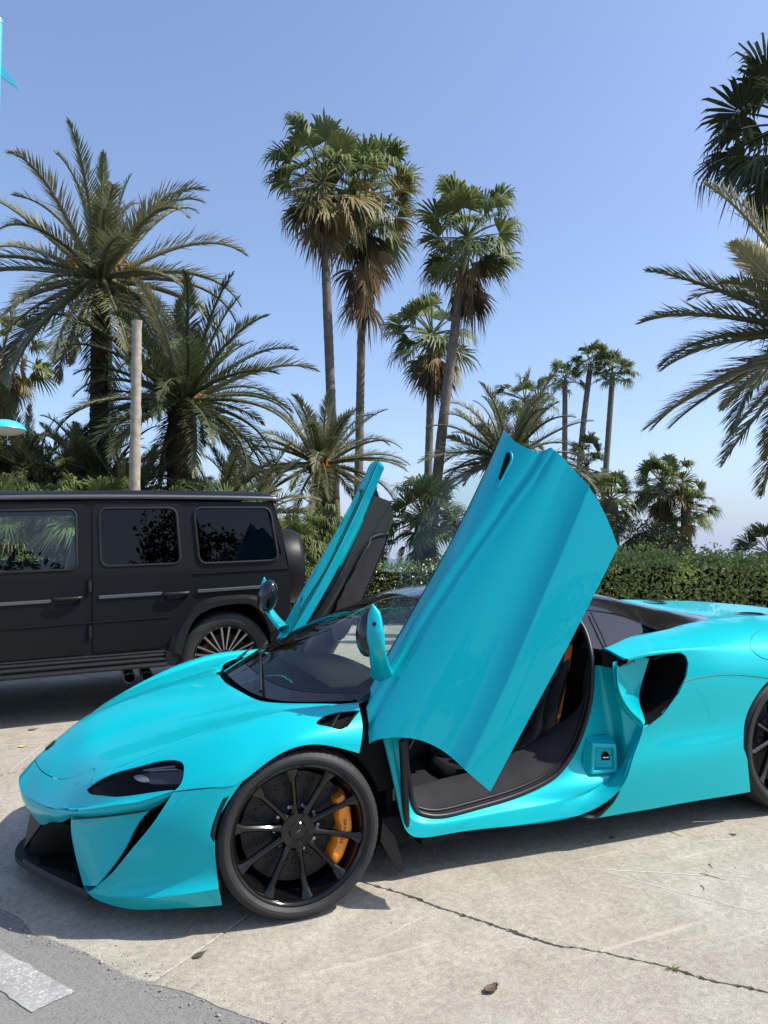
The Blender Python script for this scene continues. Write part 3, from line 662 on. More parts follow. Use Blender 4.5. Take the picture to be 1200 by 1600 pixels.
# --- black wheel wells, floor and body core
for (cx, r, w0) in ((0, .352, -.52), (2.64, .385, -.5)):
    for s in (-1, 1):
        mb = MB(); V = []; n = 26
        for i in range(n):
            a = math.radians(-25 + 230 * i / (n - 1)); V.append((cx + r * math.cos(a), .325 + .035 * (cx > 1) + r * math.sin(a)))
        y0 = s * (.875 if cx < 1 else .90); y1 = s * -w0
        mb.strip([(x, y0, z) for x, z in V], [(x, y1, z) for x, z in V])
        mb.add([(x, y1, z) for x, z in V], [tuple(range(n))]); mb.obj('wheel_well', M['trim'], CAR)
mb = MB(); mb.box((1.3, 0, .13), (3.6, 1.3, .03)); mb.box((1.4, 0, .165), (1.7, 1.66, .03)); mb.box((1.92, 0, .19), (.84, 1.80, .02)); mb.obj('underbody', M['void'], CAR)
mb = MB(); mb.box((1.0, 0, .2), (1.2, 1.5, .12)); mb.box((.46, 0, .45), (.03, 1.4, .5)); mb.box((1.62, 0, .5), (.03, 1.36, .72)); mb.box((.41, -.69, .55), (.28, .05, .37)); mb.box((.41, .69, .55), (.28, .05, .37)); mb.box((.36, 0, .58), (.02, 1.36, .30)); mb.obj('cabin_tub', M['carpet'], CAR)

# --- rear quarters
RQ = [(1.56, .9), (1.60, .862), (1.72, .878), (1.886, .88), (1.925, .86), (1.935, .825), (1.917, .765), (1.866, .683), (1.77, .592), (1.69, .552), (1.662, .545), (1.612, .465), (1.573, .40), (1.545, .33), (1.515, .275), (1.477, .2), (1.408, .15)]
for mi in (False, True):
    k = 1 if not mi else -1
    S = S_REAR
    edge = [(1.0, 0.0)] + [tuple(q) for q in S.find([p[0] for p in RQ[1:]], [p[1] for p in RQ[1:]])]
    tip = [(1.0, v) for v in (.6, 1.2, 1.8, 2.2)]
    edge = [edge[0]] + tip + edge[1:]
    bot = [tuple(q) for q in S.find(np.linspace(1.45, 2.31, 10), np.full(10, .1505))]
    aa = np.radians(np.concatenate([[-35], np.linspace(-8, 172, 36) [::1], [205]]))
    ar = [(2.64 - .378 * math.cos(a), .365 + .378 * math.sin(a)) for a in aa][1:-1]
    ar = [(2.318, .149), (2.30, .25), (2.288, .32)] + [p for p in ar if p[1] > .36] + [(3.02, .3), (3.0, .17)]
    aru = [tuple(q) for q in S.find([p[0] for p in ar], [p[1] for p in ar])]
    out = edge + bot + aru + [tuple(q) for q in S.find([3.1, 3.2, 3.34], [.19, .2, .24])] + [(9, v) for v in np.linspace(7, 0, 12)] + [(u, 0) for u in np.linspace(8.6, 1.2, 20)]
    rq = panel('rear_quarter', S, out, P, CAR, mirror=mi, step=.11, thick=.012)
    # recessed channel in front of the side intake, its dark mouth
    CH = Surf([[(1.535, -.885, .85), (1.60, -.872, .862), (1.69, -.866, .868), (1.775, -.87, .872)],
               [(1.54, -.893, .75), (1.60, -.877, .755), (1.67, -.865, .757), (1.737, -.858, .757)],
               [(1.575, -.908, .655), (1.62, -.888, .655), (1.665, -.872, .66), (1.708, -.858, .662)],
               [(1.61, -.922, .60), (1.645, -.905, .60), (1.68, -.888, .60), (1.712, -.872, .60)],
               [(1.655, -.932, .55), (1.67, -.926, .552), (1.685, -.918, .556), (1.70, -.905, .562)]])
    panel('intake_channel', CH, rect(CH), P, rq, mirror=mi, step=.12, thick=.005)
    # shoulder underside
    UN = Surf([[(1.557, -.80, .90), (1.60, -.905, .866), (1.72, -.93, .884), (1.9, -.93, .884)], [(1.545, -.81, .85), (1.60, -.86, .852), (1.72, -.86, .872), (1.9, -.84, .872)]])
    panel('shoulder_underside', UN, rect(UN), P, rq, mirror=mi, step=.15, thick=.004)
    mb = MB(); V = [(1.540, -.795, .902), (1.598, -.911, .868), (1.596, -.911, .848), (1.552, -.88, .822), (1.515, -.835, .84)]
    mb.add([(x, y * k, z) for x, y, z in V] + [(x + .06, y * k + .02 * k, z - .004) for x, y, z in V], [tuple(range(5))] + [(i, (i + 1) % 5, 5 + (i + 1) % 5, 5 + i) for i in range(5)]); mb.obj('shoulder_cap', M['gloss'], rq)
    IT = [(1.724, .852), (1.806, .872), (1.886, .876), (1.925, .845), (1.917, .769), (1.866, .683), (1.772, .592), (1.69, .552)]
    mb = MB(); I0 = [(x + .004, -.945 * k, z + .006) for x, z in IT]; I1 = [(x + .004, -.70 * k, z + .006) for x, z in IT]
    mb.strip(I0, I1); mb.add(I1, [tuple(range(len(I1)))]); mb.add([(1.69, -.845 * k, .56), (1.715, -.85 * k, .66), (1.735, -.85 * k, .76), (1.74, -.86 * k, .875), (1.72, -.72 * k, .875), (1.70, -.72 * k, .76), (1.69, -.72 * k, .66), (1.68, -.72 * k, .56)], [(0, 1, 6, 7), (1, 2, 5, 6), (2, 3, 4, 5)])
    mb.obj('side_intake', M['void'], rq)
    # lower vent ahead of the sill
    mb = MB(); V = [(1.33, -.872, .172), (1.42, -.868, .265), (1.515, -.90, .272), (1.475, -.915, .2), (1.405, -.895, .15)]
    mb.add([(x, (y + .03) * k, z) for x, y, z in V], [tuple(range(5))]); mb.obj('sill_vent', M['void'], rq)
    mb = MB(); mb.tube([(x, y * k, z) for x, y, z in spl([(1.335, -.875, .165), (1.40, -.893, .149), (1.44, -.905, .175), (1.48, -.918, .212), (1.515, -.93, .27)], 14)], .007, 6); mb.obj('vent_edge', M['satin'], rq)
    # fuel flap outline and clamshell seam: thin dark lines let into the skin
    def seamline(pts, name, r=.0018):
        q = S.find([p[0] for p in pts], [p[1] for p in pts]); X = S(q[:, 0], q[:, 1]); mbs = MB(); mbs.tube(X * (1, k, 1), r, 5); mbs.obj(name, M['satin'], rq)
    fu = spl([(5.355, 2.194), (5.634, 1.738), (5.956, 1.455), (6.241, 1.332), (6.45, 1.6), (6.32, 2.4), (5.95, 3.05), (5.531, 3.243), (5.281, 2.749)], 48, True)
    Xf = S(fu[:, 0], fu[:, 1]); mbs = MB(); mbs.tube(np.vstack([Xf, Xf[:1]]) * (1, k, 1), .0018, 5, False); mbs.obj('fuel_flap_seam', M['satin'], rq)
    seamline([tuple(p) for p in spl([(1.90, .738), (2.025, .752), (2.236, .742), (2.456, .705)], 26)], 'body_seam')
# deck, tail, roof, glazing
DK = Surf([[(1.98, 0, .90), (1.98, -.35, .90), (2.0, -.66, .93)], [(2.3, 0, .91), (2.3, -.33, .915), (2.26, -.635, .956)], [(2.62, 0, .92), (2.62, -.3, .93), (2.56, -.58, .961)],
           [(2.85, 0, .935), (2.85, -.3, .94), (2.85, -.55, .955)], [(3.15, 0, .93), (3.15, -.3, .93), (3.15, -.52, .935)], [(3.45, 0, .93), (3.44, -.3, .925), (3.42, -.5, .92)]])
panel('rear_deck', DK, rect(DK), P, CAR, both=True, step=.15)
mb = MB(); mb.lathe([(.075, -.012), (.088, 0), (.07, .004), (.06, -.03)], 28, 'z', (2.98, -.40, .944)); mb.add([(2.98 + .068 * math.cos(a), -.40 + .068 * math.sin(a), .937) for a in np.linspace(0, 2 * math.pi, 20, endpoint=False)], [tuple(range(20))])
mb.obj('deck_outlet', M['gloss'], CAR)
mb = MB(); mb.lathe([(.075, -.012), (.088, 0), (.07, .004), (.06, -.03)], 28, 'z', (2.98, .40, .944)); mb.obj('deck_outlet', M['gloss'], CAR)
TL = Surf([[(3.45, 0, .93), (3.44, -.3, .925), (3.43, -.5, .92), (3.44, -.73, .84), (3.44, -.83, .7)], [(3.5, 0, .75), (3.49, -.3, .75), (3.47, -.5, .74), (3.45, -.72, .72), (3.43, -.825, .62)], [(3.45, 0, .3), (3.45, -.3, .3), (3.43, -.5, .3), (3.40, -.68, .3), (3.37, -.78, .3)]])
panel('tail_panel', TL, rect(TL), M['satin'], CAR, both=True, step=.2)
panel('roof', S_ROOF, [(0, 0), (3.2, 0), (3.2, 4), (0, 4)], M['gloss'], CAR, both=True, step=.15)
panel('buttress', S_ROOF, [(3.21, 2.9), (5.95, 2.9), (6, 4), (3.21, 4)], M['gloss'], CAR, step=.15, thick=.03)
panel('buttress', S_ROOF, [(3.21, 2.9), (5.95, 2.9), (6, 4), (3.21, 4)], M['gloss'], CAR, step=.15, thick=.03, mirror=True)
panel('rear_glass', S_ROOF, [(3.21, 0), (6, 0), (5.95, 2.88), (3.21, 2.88)], M['gloss'], CAR, both=True, step=.2)
panel('windscreen', S_SCREEN, [(.3, 0), (3, 0), (3, 4.75), (.3, 4.75)], M['screen'], CAR, both=True, step=.18, thick=0)
panel('screen_frit', S_SCREEN, [(.3, 0), (.62, 0), (.58, 2), (.5, 3.5), (.6, 4.2), (2.9, 4.6), (2.9, 4.75), (.3, 4.75)], M['gloss'], CAR, both=True, step=.14, thick=.002, off=-.004)
panel('cowl_panel', S_SCREEN, [(0, 0), (.29, 0), (.29, 5), (0, 5)], M['gloss'], CAR, both=True, step=.12, thick=.004, off=-.001)
mb = MB()
for s in (-1, 1):
    a = np.array([(-.2, 0, .76), (-.19, .2, .735), (-.12, .4, .715), (0, .58, .71), (.2, .70, .72), (.36, .765, .73)]); b = np.array([(.1, 0, .78), (.11, .18, .76), (.15, .34, .745), (.2, .5, .735), (.33, .6, .735), (.48, .70, .74)])
    mb.strip(spl(a, 16) * (1, s, 1), spl(b, 16) * (1, s, 1))
mb.obj('cowl_tray', M['void'], CAR)
for s in (-1, 1):
    mb = MB(); A = spl([(.30, s * .74, .755), (.50, s * .695, .85), (.69, s * .615, .952), (.893, s * .533, 1.064), (1.1, s * .568, 1.09), (1.4, s * .573, 1.085)], 30)
    mb.tube(A, [.026] * 30, 10); mb.obj('a_pillar', M['gloss'], CAR)
    # wiper
for (a, b, c) in (((-.03, -.38, .76), (.03, -.12, .838), (.09, .12, .868)), ((-.02, .22, .80), (.06, .36, .815), (.13, .50, .82))):
    mb = MB(); q = spl([a, b, c], 12); mb.tube(q + np.array((0, 0, .012)), [.008] * 6 + [.005] * 6, 6); mb.obj('wiper', M['satin'], CAR)
# quarter windows and B pillars
for k in (1, -1):
    mb = MB(); V = [(1.50, -.745, .905), (1.53, -.655, 1.01), (1.60, -.585, 1.062), (1.76, -.585, 1.04), (1.95, -.62, .985), (1.88, -.715, .945), (1.70, -.758, .915), (1.56, -.795, .895)]
    mb.add([(x, (y + .012) * k, z) for x, y, z in V], [tuple(range(8))]); mb.obj('quarter_window', M['gloss'], CAR)
    mb = MB(); mb.tube([(x, y * k, z) for x, y, z in [(1.575, -.80, .893), (1.60, -.72, .965), (1.635, -.60, 1.052)]], .004, 5); mb.obj('window_joint', M['satin'], CAR)

# --- door apertures: seal, jamb, sill
SEAL = [(1.50, -.62, 1.055), (1.53, -.67, .995), (1.515, -.74, .908), (1.495, -.78, .823), (1.48, -.79, .704), (1.447, -.8, .603), (1.396, -.8, .488), (1.32, -.8, .387), (1.211, -.8, .319), (1.02, -.8, .275), (.82, -.8, .255), (.661, -.8, .247), (.574, -.79, .266), (.534, -.78, .316), (.514, -.77, .466), (.505, -.76, .60), (.49, -.745, .72), (.52, -.70, .835)]
JO = [(1.545, -.90, .84), (1.545, -.91, .72), (1.607, -.93, .612), (1.655, -.94, .545), (1.59, -.945, .42), (1.52, -.938, .282), (1.32, -.885, .172), (.98, -.853, .17), (.70, -.832, .18), (.515, -.825, .195), (.465, -.80, .3), (.435, -.79, .46), (.40, -.775, .62)]
FIN = [(1.555, -.825, .815), (1.57, -.83, .69), (1.59, -.835, .56), (1.602, -.842, .45), (1.575, -.852, .365), (1.47, -.862, .285), (1.27, -.852, .235), (.97, -.836, .222), (.70, -.824, .218), (.545, -.815, .235), (.492, -.795, .31), (.465, -.782, .463), (.45, -.768, .605)]
_in = [np.array((0, .045, 0)) if i < 5 else np.array((0, .0, .012)) for i in range(13)]
JB = [np.array(a) + b for a, b in zip(FIN, _in)]                       # foot of the ridge
JC = [np.array(a) + (np.array((.006, -.022, 0)) if i < 5 else np.array((0, -.006, -.004))) for i, a in enumerate(FIN)]      # crest
JD = [np.array(a) * .35 + np.array(b) * .65 + np.array((0, .0 if i < 5 else -.002, 0)) for i, (a, b) in enumerate(zip(FIN, JO))]
JD = [d + (np.array((.0, .018, 0)) if i < 5 else 0) for i, d in enumerate(JD)]
JE = [np.array(a) * .08 + np.array(b) * .92 + (np.array((.0, .02, 0)) if i < 5 else 0) for i, (a, b) in enumerate(zip(FIN, JO))]
_S0 = [np.array(a) for a in SEAL[3:16]]
S_JAMB = Surf([_S0, [a * .5 + b * .5 + (np.array((0, .012, 0)) if i < 5 else 0) for i, (a, b) in enumerate(zip(_S0, JB))], JB, JC, JD, JE, [np.array(b) for b in JO]])
for mi in (False, True):
    k = 1 if not mi else -1
    jb = panel('door_jamb', S_JAMB, rect(S_JAMB), P, CAR, mirror=mi, step=.15, thick=.006, center=(1.0, 0, .7))
    # sill lower edge rolls under
    mb = MB(); lo = [(1.42, -.885, .15), (1.32, -.885, .172), (.98, -.853, .17), (.70, -.832, .18), (.515, -.825, .195)]; lo = spl(lo, 20)
    mb.strip(lo * (1, k, 1), (lo + np.array((0, .06, -.03))) * (1, k, 1)); mb.obj('sill_underside', P, jb)
    mb = MB(); mb.tube(np.array(spl(SEAL, 90)) * (1, k, 1), .013, 8); mb.obj('door_seal', M['satin'], CAR, angle=180)
    mb = MB(); q = np.array(spl(SEAL[3:16], 60)); mb.tube((q + np.array((0, .022, .018))) * (1, k, 1), .008, 6); mb.obj('inner_seal', M['satin'], CAR, angle=180)
    # latch pocket: raised frame round a sunken floor
    mb = MB(); V = [(1.45, -.832, .468), (1.568, -.858, .455), (1.563, -.872, .33), (1.43, -.843, .33)]; B = [(1.435, -.79, .495), (1.58, -.80, .485), (1.58, -.81, .305), (1.405, -.80, .315)]
    I1 = [(1.463, -.836, .448), (1.553, -.856, .438), (1.549, -.867, .345), (1.447, -.844, .345)]; I2 = [(1.475, -.80, .44), (1.548, -.838, .432), (1.545, -.848, .35), (1.462, -.806, .35)]
    Q4 = lambda a, b: [(a + i, a + (i + 1) % 4, b + (i + 1) % 4, b + i) for i in range(4)]
    mb.add([(x, y * k, z) for x, y, z in V + B + I1 + I2], Q4(4, 0) + Q4(0, 8) + Q4(8, 12) + [(12, 13, 14, 15)]); mb.obj('latch_pocket', P, jb, bevel=.005, segs=3)
    mb = MB(); cl = [(1.522 + .018 * math.cos(a), (-.832 - .5 * .018 * math.cos(a)) * k, .392 + .030 * math.sin(a)) for a in np.linspace(0, 2 * math.pi, 20, endpoint=False)]
    mb.add(cl, [tuple(range(20))]); mb.obj('latch', M['void'], jb)
    mb = MB(); mb.tube([(1.505, -.835 * k, .397), (1.52, -.856 * k, .402), (1.535, -.85 * k, .404)], .004, 6); mb.obj('striker', M['chrome'], jb)
    # gas strut at the front edge of the opening, mud flap
    mb = MB(); mb.tube([(.495, -.80 * k, .22), (.475, -.81 * k, .60)], .016, 10); mb.obj('door_strut', M['satin'], CAR)
    mb = MB(); mb.prism([(.40, -.76 * k, .25), (.455, -.76 * k, .18), (.50, -.76 * k, .035), (.475, -.76 * k, .02), (.39, -.76 * k, .17)], (0, .012 * -k * -1, 0)); mb.obj('mud_flap', M['trim'], CAR)
    # sill board inside the seal
    IN = [(1.488, -.75, .82), (1.474, -.755, .70), (1.435, -.72, .595), (1.385, -.645, .515), (1.27, -.61, .44), (1.13, -.59, .385), (.98, -.57, .33), (.80, -.57, .315), (.66, -.58, .305), (.58, -.60, .31), (.54, -.62, .35), (.52, -.64, .47), (.51, -.66, .6)]
    MI = [(np.array(a) * .5 + np.array(b) * .5) + np.array((0, .0, .045 if i_ > 2 else .0)) for i_, (a, b) in enumerate(zip(SEAL[3:16], IN))]
    SB = Surf([[np.array(a) + np.array((0, .012, .006)) for a in SEAL[3:16]], MI, [np.array(b) for b in IN], [np.array(b) + np.array((0, .03, -.10)) for b in IN]])
    panel('sill_board', SB, rect(SB), M['alcantara'], CAR, mirror=mi, step=.2, thick=.003, center=(1.0, k * 0, 2))
# --- doors, swung up about the front hinges
DT = [-0.3944, -0.81487, -0.38794, 0.03807, -0.00485, 0.05997]
def rotv(w):
    w = Vector(w); return Matrix.Rotation(w.length, 4, w.normalized())
DH = Vector((.35, -.75, .7))
DOOR_T = Matrix.Translation(DH + Vector((DT[3], DT[4], DT[5]))) @ rotv(DT[:3]) @ Matrix.Translation(-DH)
MIR = Matrix.Diagonal((1, -1, 1, 1))
D_OUT = [(.376, .764), (.561, .80), (.858, .849), (1.208, .917), (1.52, .994), (1.649, 1.031)]
D_REAR = [(1.649, 1.031), (1.61, .945), (1.612, .86), (1.626, .815), (1.66, .795), (1.642, .70), (1.61, .58), (1.553, .447), (1.476, .323)]
D_BOT = [(1.476, .323), (1.018, .237), (.70, .183), (.39, .133)]
D_FRONT = [(.39, .133), (.392, .268), (.389, .365), (.369, .446), (.336, .508), (.291, .561), (.246, .6), (.214, .614)]
D_A = [(.214, .614), (.262, .66), (.321, .722), (.376, .764)]
dz = lambda P, n: [tuple(q) for q in spl(P, n)]
d_xz = dz(D_OUT, 24)[:-1] + dz(D_REAR[:4], 10)[:-1] + dz(D_REAR[4:], 18)[:-1] + dz(D_BOT, 16)[:-1] + dz(D_FRONT, 24)[:-1] + dz(D_A, 8)[:-1]
d_uv = CZ(S_DOOR, d_xz)
d_uv = [(u, v) for u, v in d_uv]
for mi in (False, True):
    k = -1 if mi else 1
    T = MIR @ DOOR_T @ MIR if mi else DOOR_T
    flipy = (1, k, 1)
    dr = panel('door', S_DOOR, d_uv, P, CAR, mirror=mi, step=.12, thick=.004, center=(.9, 0, .5))
    dr.matrix_basis = T
    U = np.array(d_uv); X = S_DOOR(U[:, 0], U[:, 1])
    cx = X.mean(0)
    inn = X + (cx - X) * np.array((.03, 0, .04)) + np.array((0, .035, 0))
    inn2 = X + (cx - X) * np.array((.05, 0, .07)) + np.array((0, .075, 0))
    Xc = np.vstack([X, X[:1]]); Ic = np.vstack([inn, inn[:1]]); I2 = np.vstack([inn2, inn2[:1]])
    mb = MB(); mb.strip((Xc + np.array((0, .003, 0))) * flipy, Ic * flipy); mb.obj('door_return', P, dr, angle=50)
    mb = MB(); mb.strip(Ic * flipy, I2 * flipy); mb.obj('door_edge_trim', P, dr, angle=50)
    t_ = np.linspace(0, 1, 30); wl_ = spl([(a, y_, b) for (a, b), y_ in zip(D_OUT, (-.728, -.705, -.683, -.675, -.673, -.672))], 30)
    mb = MB(); mb.strip(wl_ * flipy, (wl_ + np.array((0, .012, -.02))) * flipy); mb.strip((wl_ + np.array((0, .012, -.02))) * flipy, (wl_ + np.array((0, .02, -.062))) * flipy); mb.obj('inner_frame', P, dr, angle=60)
    # inner trim: padded surface with a scooped pocket
    zz = _dx
    ib = []
    for q in range(7):
        x, W, a, b, d = _dx[q], _zw[q], _z1[q], _z2[q], _z4[q]
        y0 = _yw[q] - .035
        ib.append([(x, y0 + .045, W - .045), (x, y0 + .085, W - .075), (x, y0 + .10, a + .02), (x, y0 + .085, a - .06), (x, y0 + .05, (a + b) / 2 + .02), (x, y0 + .045, b), (x, y0 - .01, b - .12), (x, -.84, d + .03), (x, -.86, d)])
    SI = Surf(ib)
    ixz = [(min(x + (cx[0] - x) * .05, 1.545 - .5 * max(0, z - .80)), z - .05 * (z > .7) + (cx[2] - z) * .07) for (x, z) in d_xz]
    it = panel('door_trim', SI, [tuple(q) for q in SI.find([p[0] for p in ixz], [p[1] for p in ixz])], M['leather'], dr, mirror=mi, step=.16, thick=.008, center=(.9, -2.5, .5))
    pk = spl([(1.42, .52), (1.25, .70), (1.0, .70), (.75, .60), (.62, .45), (.72, .33), (1.0, .36), (1.3, .43)], 40, True)
    panel('door_pocket', SI, [tuple(q) for q in SI.find(pk[:, 0], pk[:, 1])], M['alcantara'], dr, mirror=mi, step=.16, thick=.006, off=.006, center=(.9, -2.5, .5))
    q = SI.find(pk[:, 0], pk[:, 1]); Xp = SI(q[:, 0], q[:, 1]) + np.array((0, .014, 0)); mb = MB(); mb.tube(np.vstack([Xp, Xp[:1]]) * flipy, .007, 6, False); mb.obj('pocket_trim', M['gloss'], dr)
    mb = MB(); mb.lathe([(.001, .012), (.012, .012), (.016, .0), (.001, 0)], 16, 'y', (.62, (-.715) * k, .60)); mb.obj('speaker_grille', M['steel'], dr)
    # frameless window
    GL = Surf([[(.42, -.735, .775), (.55, -.73, .84), (.653, -.70, .89)], [(.62, -.71, .803), (.70, -.69, .89), (.80, -.645, .97)], [(.85, -.69, .84), (.92, -.655, .94), (1.0, -.605, 1.045)], [(1.1, -.685, .887), (1.13, -.65, .985), (1.16, -.595, 1.083)],
               [(1.34, -.683, .942), (1.34, -.655, 1.005), (1.34, -.61, 1.085)], [(1.44, -.683, .966), (1.42, -.67, 1.005), (1.395, -.655, 1.055)]])
    panel('door_glass', GL, rect(GL), M['glass'], dr, mirror=mi, step=.2, thick=0)
    mb = MB(); e = GL(np.linspace(0, 5, 24), np.full(24, 2)); mb.tube(e * flipy, .0022, 5); mb.obj('glass_edge', M['lens'], dr)
    mb = MB(); ws = spl([(a, _y + .004, b + .004) for (a, b), _y in zip(D_OUT, (-.728, -.705, -.683, -.675, -.673, -.672))], 30); mb.tube(ws * flipy, .003, 6); mb.obj('window_seal', M['satin'], dr)
    # handle: slot with a lip
    hu = [(1.555, .945), (1.54, .905), (1.46, .885), (1.39, .872), (1.395, .892), (1.47, .915)]
    hs = spl(hu, 24, True); q = S_DOOR.find(hs[:, 0], hs[:, 1]); Xh = S_DOOR(q[:, 0], q[:, 1])
    mb = MB(); mb.tube(np.vstack([Xh, Xh[:1]]) * flipy, .004, 6, False); mb.obj('handle_rim', P, dr)
    hs2 = spl([(1.548, .938), (1.538, .914), (1.49, .898), (1.435, .886), (1.43, .893), (1.48, .914)], 26, True); q = S_DOOR.find(hs2[:, 0], hs2[:, 1])
    panel('handle', S_DOOR, [tuple(p) for p in q], M['void'], dr, mirror=mi, step=.05, thick=.002, off=.003)
    # mirror: tapered arm, cap and dark housing
    mb = MB(); arm = spl([(.455, -.80, .748), (.478, -.875, .772), (.522, -.965, .812), (.573, -1.005, .858), (.622, -1.015, .902), (.66, -1.015, .944)], 22)
    V = []; n = 14
    wd = np.interp(np.linspace(0, 1, 22), [0, .12, .35, .62, .85, 1], [.062, .047, .038, .037, .026, .003]); th = np.interp(np.linspace(0, 1, 22), [0, .2, .6, 1], [.03, .022, .02, .004])
    ax = Vector((.47, 0, -.88)).normalized()
    for i in range(22):
        t = Vector(arm[min(i + 1, 21)] - arm[max(i - 1, 0)]).normalized(); a = (ax - t * ax.dot(t)).normalized(); b = t.cross(a)
        for j in range(n):
            c = 2 * math.pi * j / n; V.append(Vector(arm[i]) + a * wd[i] * math.cos(c) + b * th[i] * math.sin(c))
    V = [(p.x, p.y * k, p.z) for p in V]
    mb.add(V, [(i * n + j, i * n + (j + 1) % n, (i + 1) * n + (j + 1) % n, (i + 1) * n + j) for i in range(21) for j in range(n)] + [tuple(21 * n + j for j in range(n))])
    mb.obj('mirror_arm', P, dr, angle=180)
    mb = MB(); c0 = Vector((.572, -1.0, .884)); la = Vector((.18, 0, .13)).normalized(); sa = Vector((.08, 0, -.09)).normalized(); da = Vector((0, -1, 0)); V = []; nu, nv = 20, 11
    c0 = Vector((.567, -.945, .892))
    for i in range(nv):
        ph = math.pi * (i / (nv - 1) - .5)
        for j in range(nu):
            thh = 2 * math.pi * j / nu; r = math.cos(ph)
            p = c0 + la * .105 * math.cos(thh) * r ** .7 + sa * (.058 * math.sin(thh) * r ** .7) + da * .06 * math.sin(ph)
            V.append((p.x, p.y * k, p.z))
    mb.add(V, [(i * nu + j, i * nu + (j + 1) % nu, (i + 1) * nu + (j + 1) % nu, (i + 1) * nu + j) for i in range(nv - 1) for j in range(nu)])
    mb.obj('mirror_housing', M['gloss'], dr, angle=180)
    mb = MB(); mb.lathe([(.001, -.004), (.008, -.004), (.008, .002), (.001, .002)], 12, 'y', (.604, -1.034 * k, .885)); mb.obj('mirror_camera', M['void'], dr)
# --- wheels
def letters(text, size, m, parent, place, name='lettering'):
    """flat text laid along a curve; place(s) -> Matrix for the glyph at arc position s"""
    mb = MB(); s = 0.
    for ch in text:
        if ch == ' ': s += size * .35; continue
        cu = bpy.data.curves.new('glyph', 'FONT'); cu.body = ch; cu.size = size; cu.resolution_u = 2
        ob = bpy.data.objects.new('glyph', cu); COL.objects.link(ob)
        dg = bpy.context.evaluated_depsgraph_get(); me = ob.evaluated_get(dg).to_mesh()
        xs = [v.co.x for v in me.vertices]; w = (max(xs) - min(xs)) if xs else size * .3; x0 = min(xs) if xs else 0
        Mx = place(s + w / 2)
        mb.add([Mx @ Vector((v.co.x - x0 - w / 2, v.co.y, 0)) for v in me.vertices], [tuple(p.vertices) for p in me.polygons])
        ob.evaluated_get(dg).to_mesh_clear(); bpy.data.objects.remove(ob); bpy.data.curves.remove(cu)
        s += w + size * .12
    return mb.obj(name, m, parent)

def tyre_mesh(R, r, w, blocks=72):
    """axis y, outer side at -y; tread with circumferential grooves and cut shoulder blocks"""
    h = w / 2
    prof = [(r, -h * .86), (r + .006, -h * .93), (r + (R - r) * .25, -h * 1.0), (r + (R - r) * .45, -h * 1.02), (r + (R - r) * .62, -h * 1.0), (r + (R - r) * .66, -h * .985), (R - .022, -h * .95), (R - .010, -h * .88), (R - .004, -h * .80), (R - .002, -h * .62)]
    for g0 in (-.52, -.18, .18, .52):
        prof += [(R, h * (g0 - .055)), (R - .007, h * (g0 - .045)), (R - .007, h * (g0 + .045)), (R, h * (g0 + .055))]
    prof += [(R - .002, h * .62), (R - .004, h * .8), (R - .012, h * .9), (R - .03, h * .97), (r + (R - r) * .4, h * 1.02), (r, h * .86)]
    seg = blocks * 4; V = []; n = len(prof)
    cut = {8: .0018, 9: .0012}
    for k in range(seg):
        a = 2 * math.pi * k / seg; notch = (k % 4 == 0)
        for i, (rr, y) in enumerate(prof):
            q = rr - (cut.get(i, 0) if notch else 0); V.append((q * math.cos(a), y, q * math.sin(a)))
    F = [(k * n + i, k * n + i + 1, ((k + 1) % seg) * n + i + 1, ((k + 1) % seg) * n + i) for k in range(seg) for i in range(n - 1)]
    mb = MB(); mb.add(V, F); return mb.mesh('tyre', 25)

def spoke_mesh(r0, r1, yh, yr):
    """one spoke along +z: slim, ridged, spreading where it meets the rim"""
    n = 9; V = []
    for i in range(n):
        t = i / (n - 1); z = r0 + (r1 - r0) * t
        w = .0096 + .003 * t + .012 * max(0, (t - .74) / .26) ** 1.6 + .007 * max(0, (.2 - t) / .2)
        y = yh + (yr - yh) * (t ** 1.5)
        V += [(-w, y + .030, z), (-w, y + .006, z), (-w * .45, y, z), (w * .45, y, z), (w, y + .006, z), (w, y + .030, z)]
    F = [(i * 6 + j, i * 6 + j + 1, (i + 1) * 6 + j + 1, (i + 1) * 6 + j) for i in range(n - 1) for j in range(5)] + [tuple(range(6)), tuple((n - 1) * 6 + j for j in range(6))]
    mb = MB(); mb.add(V, F); return mb.mesh('spoke', 30)

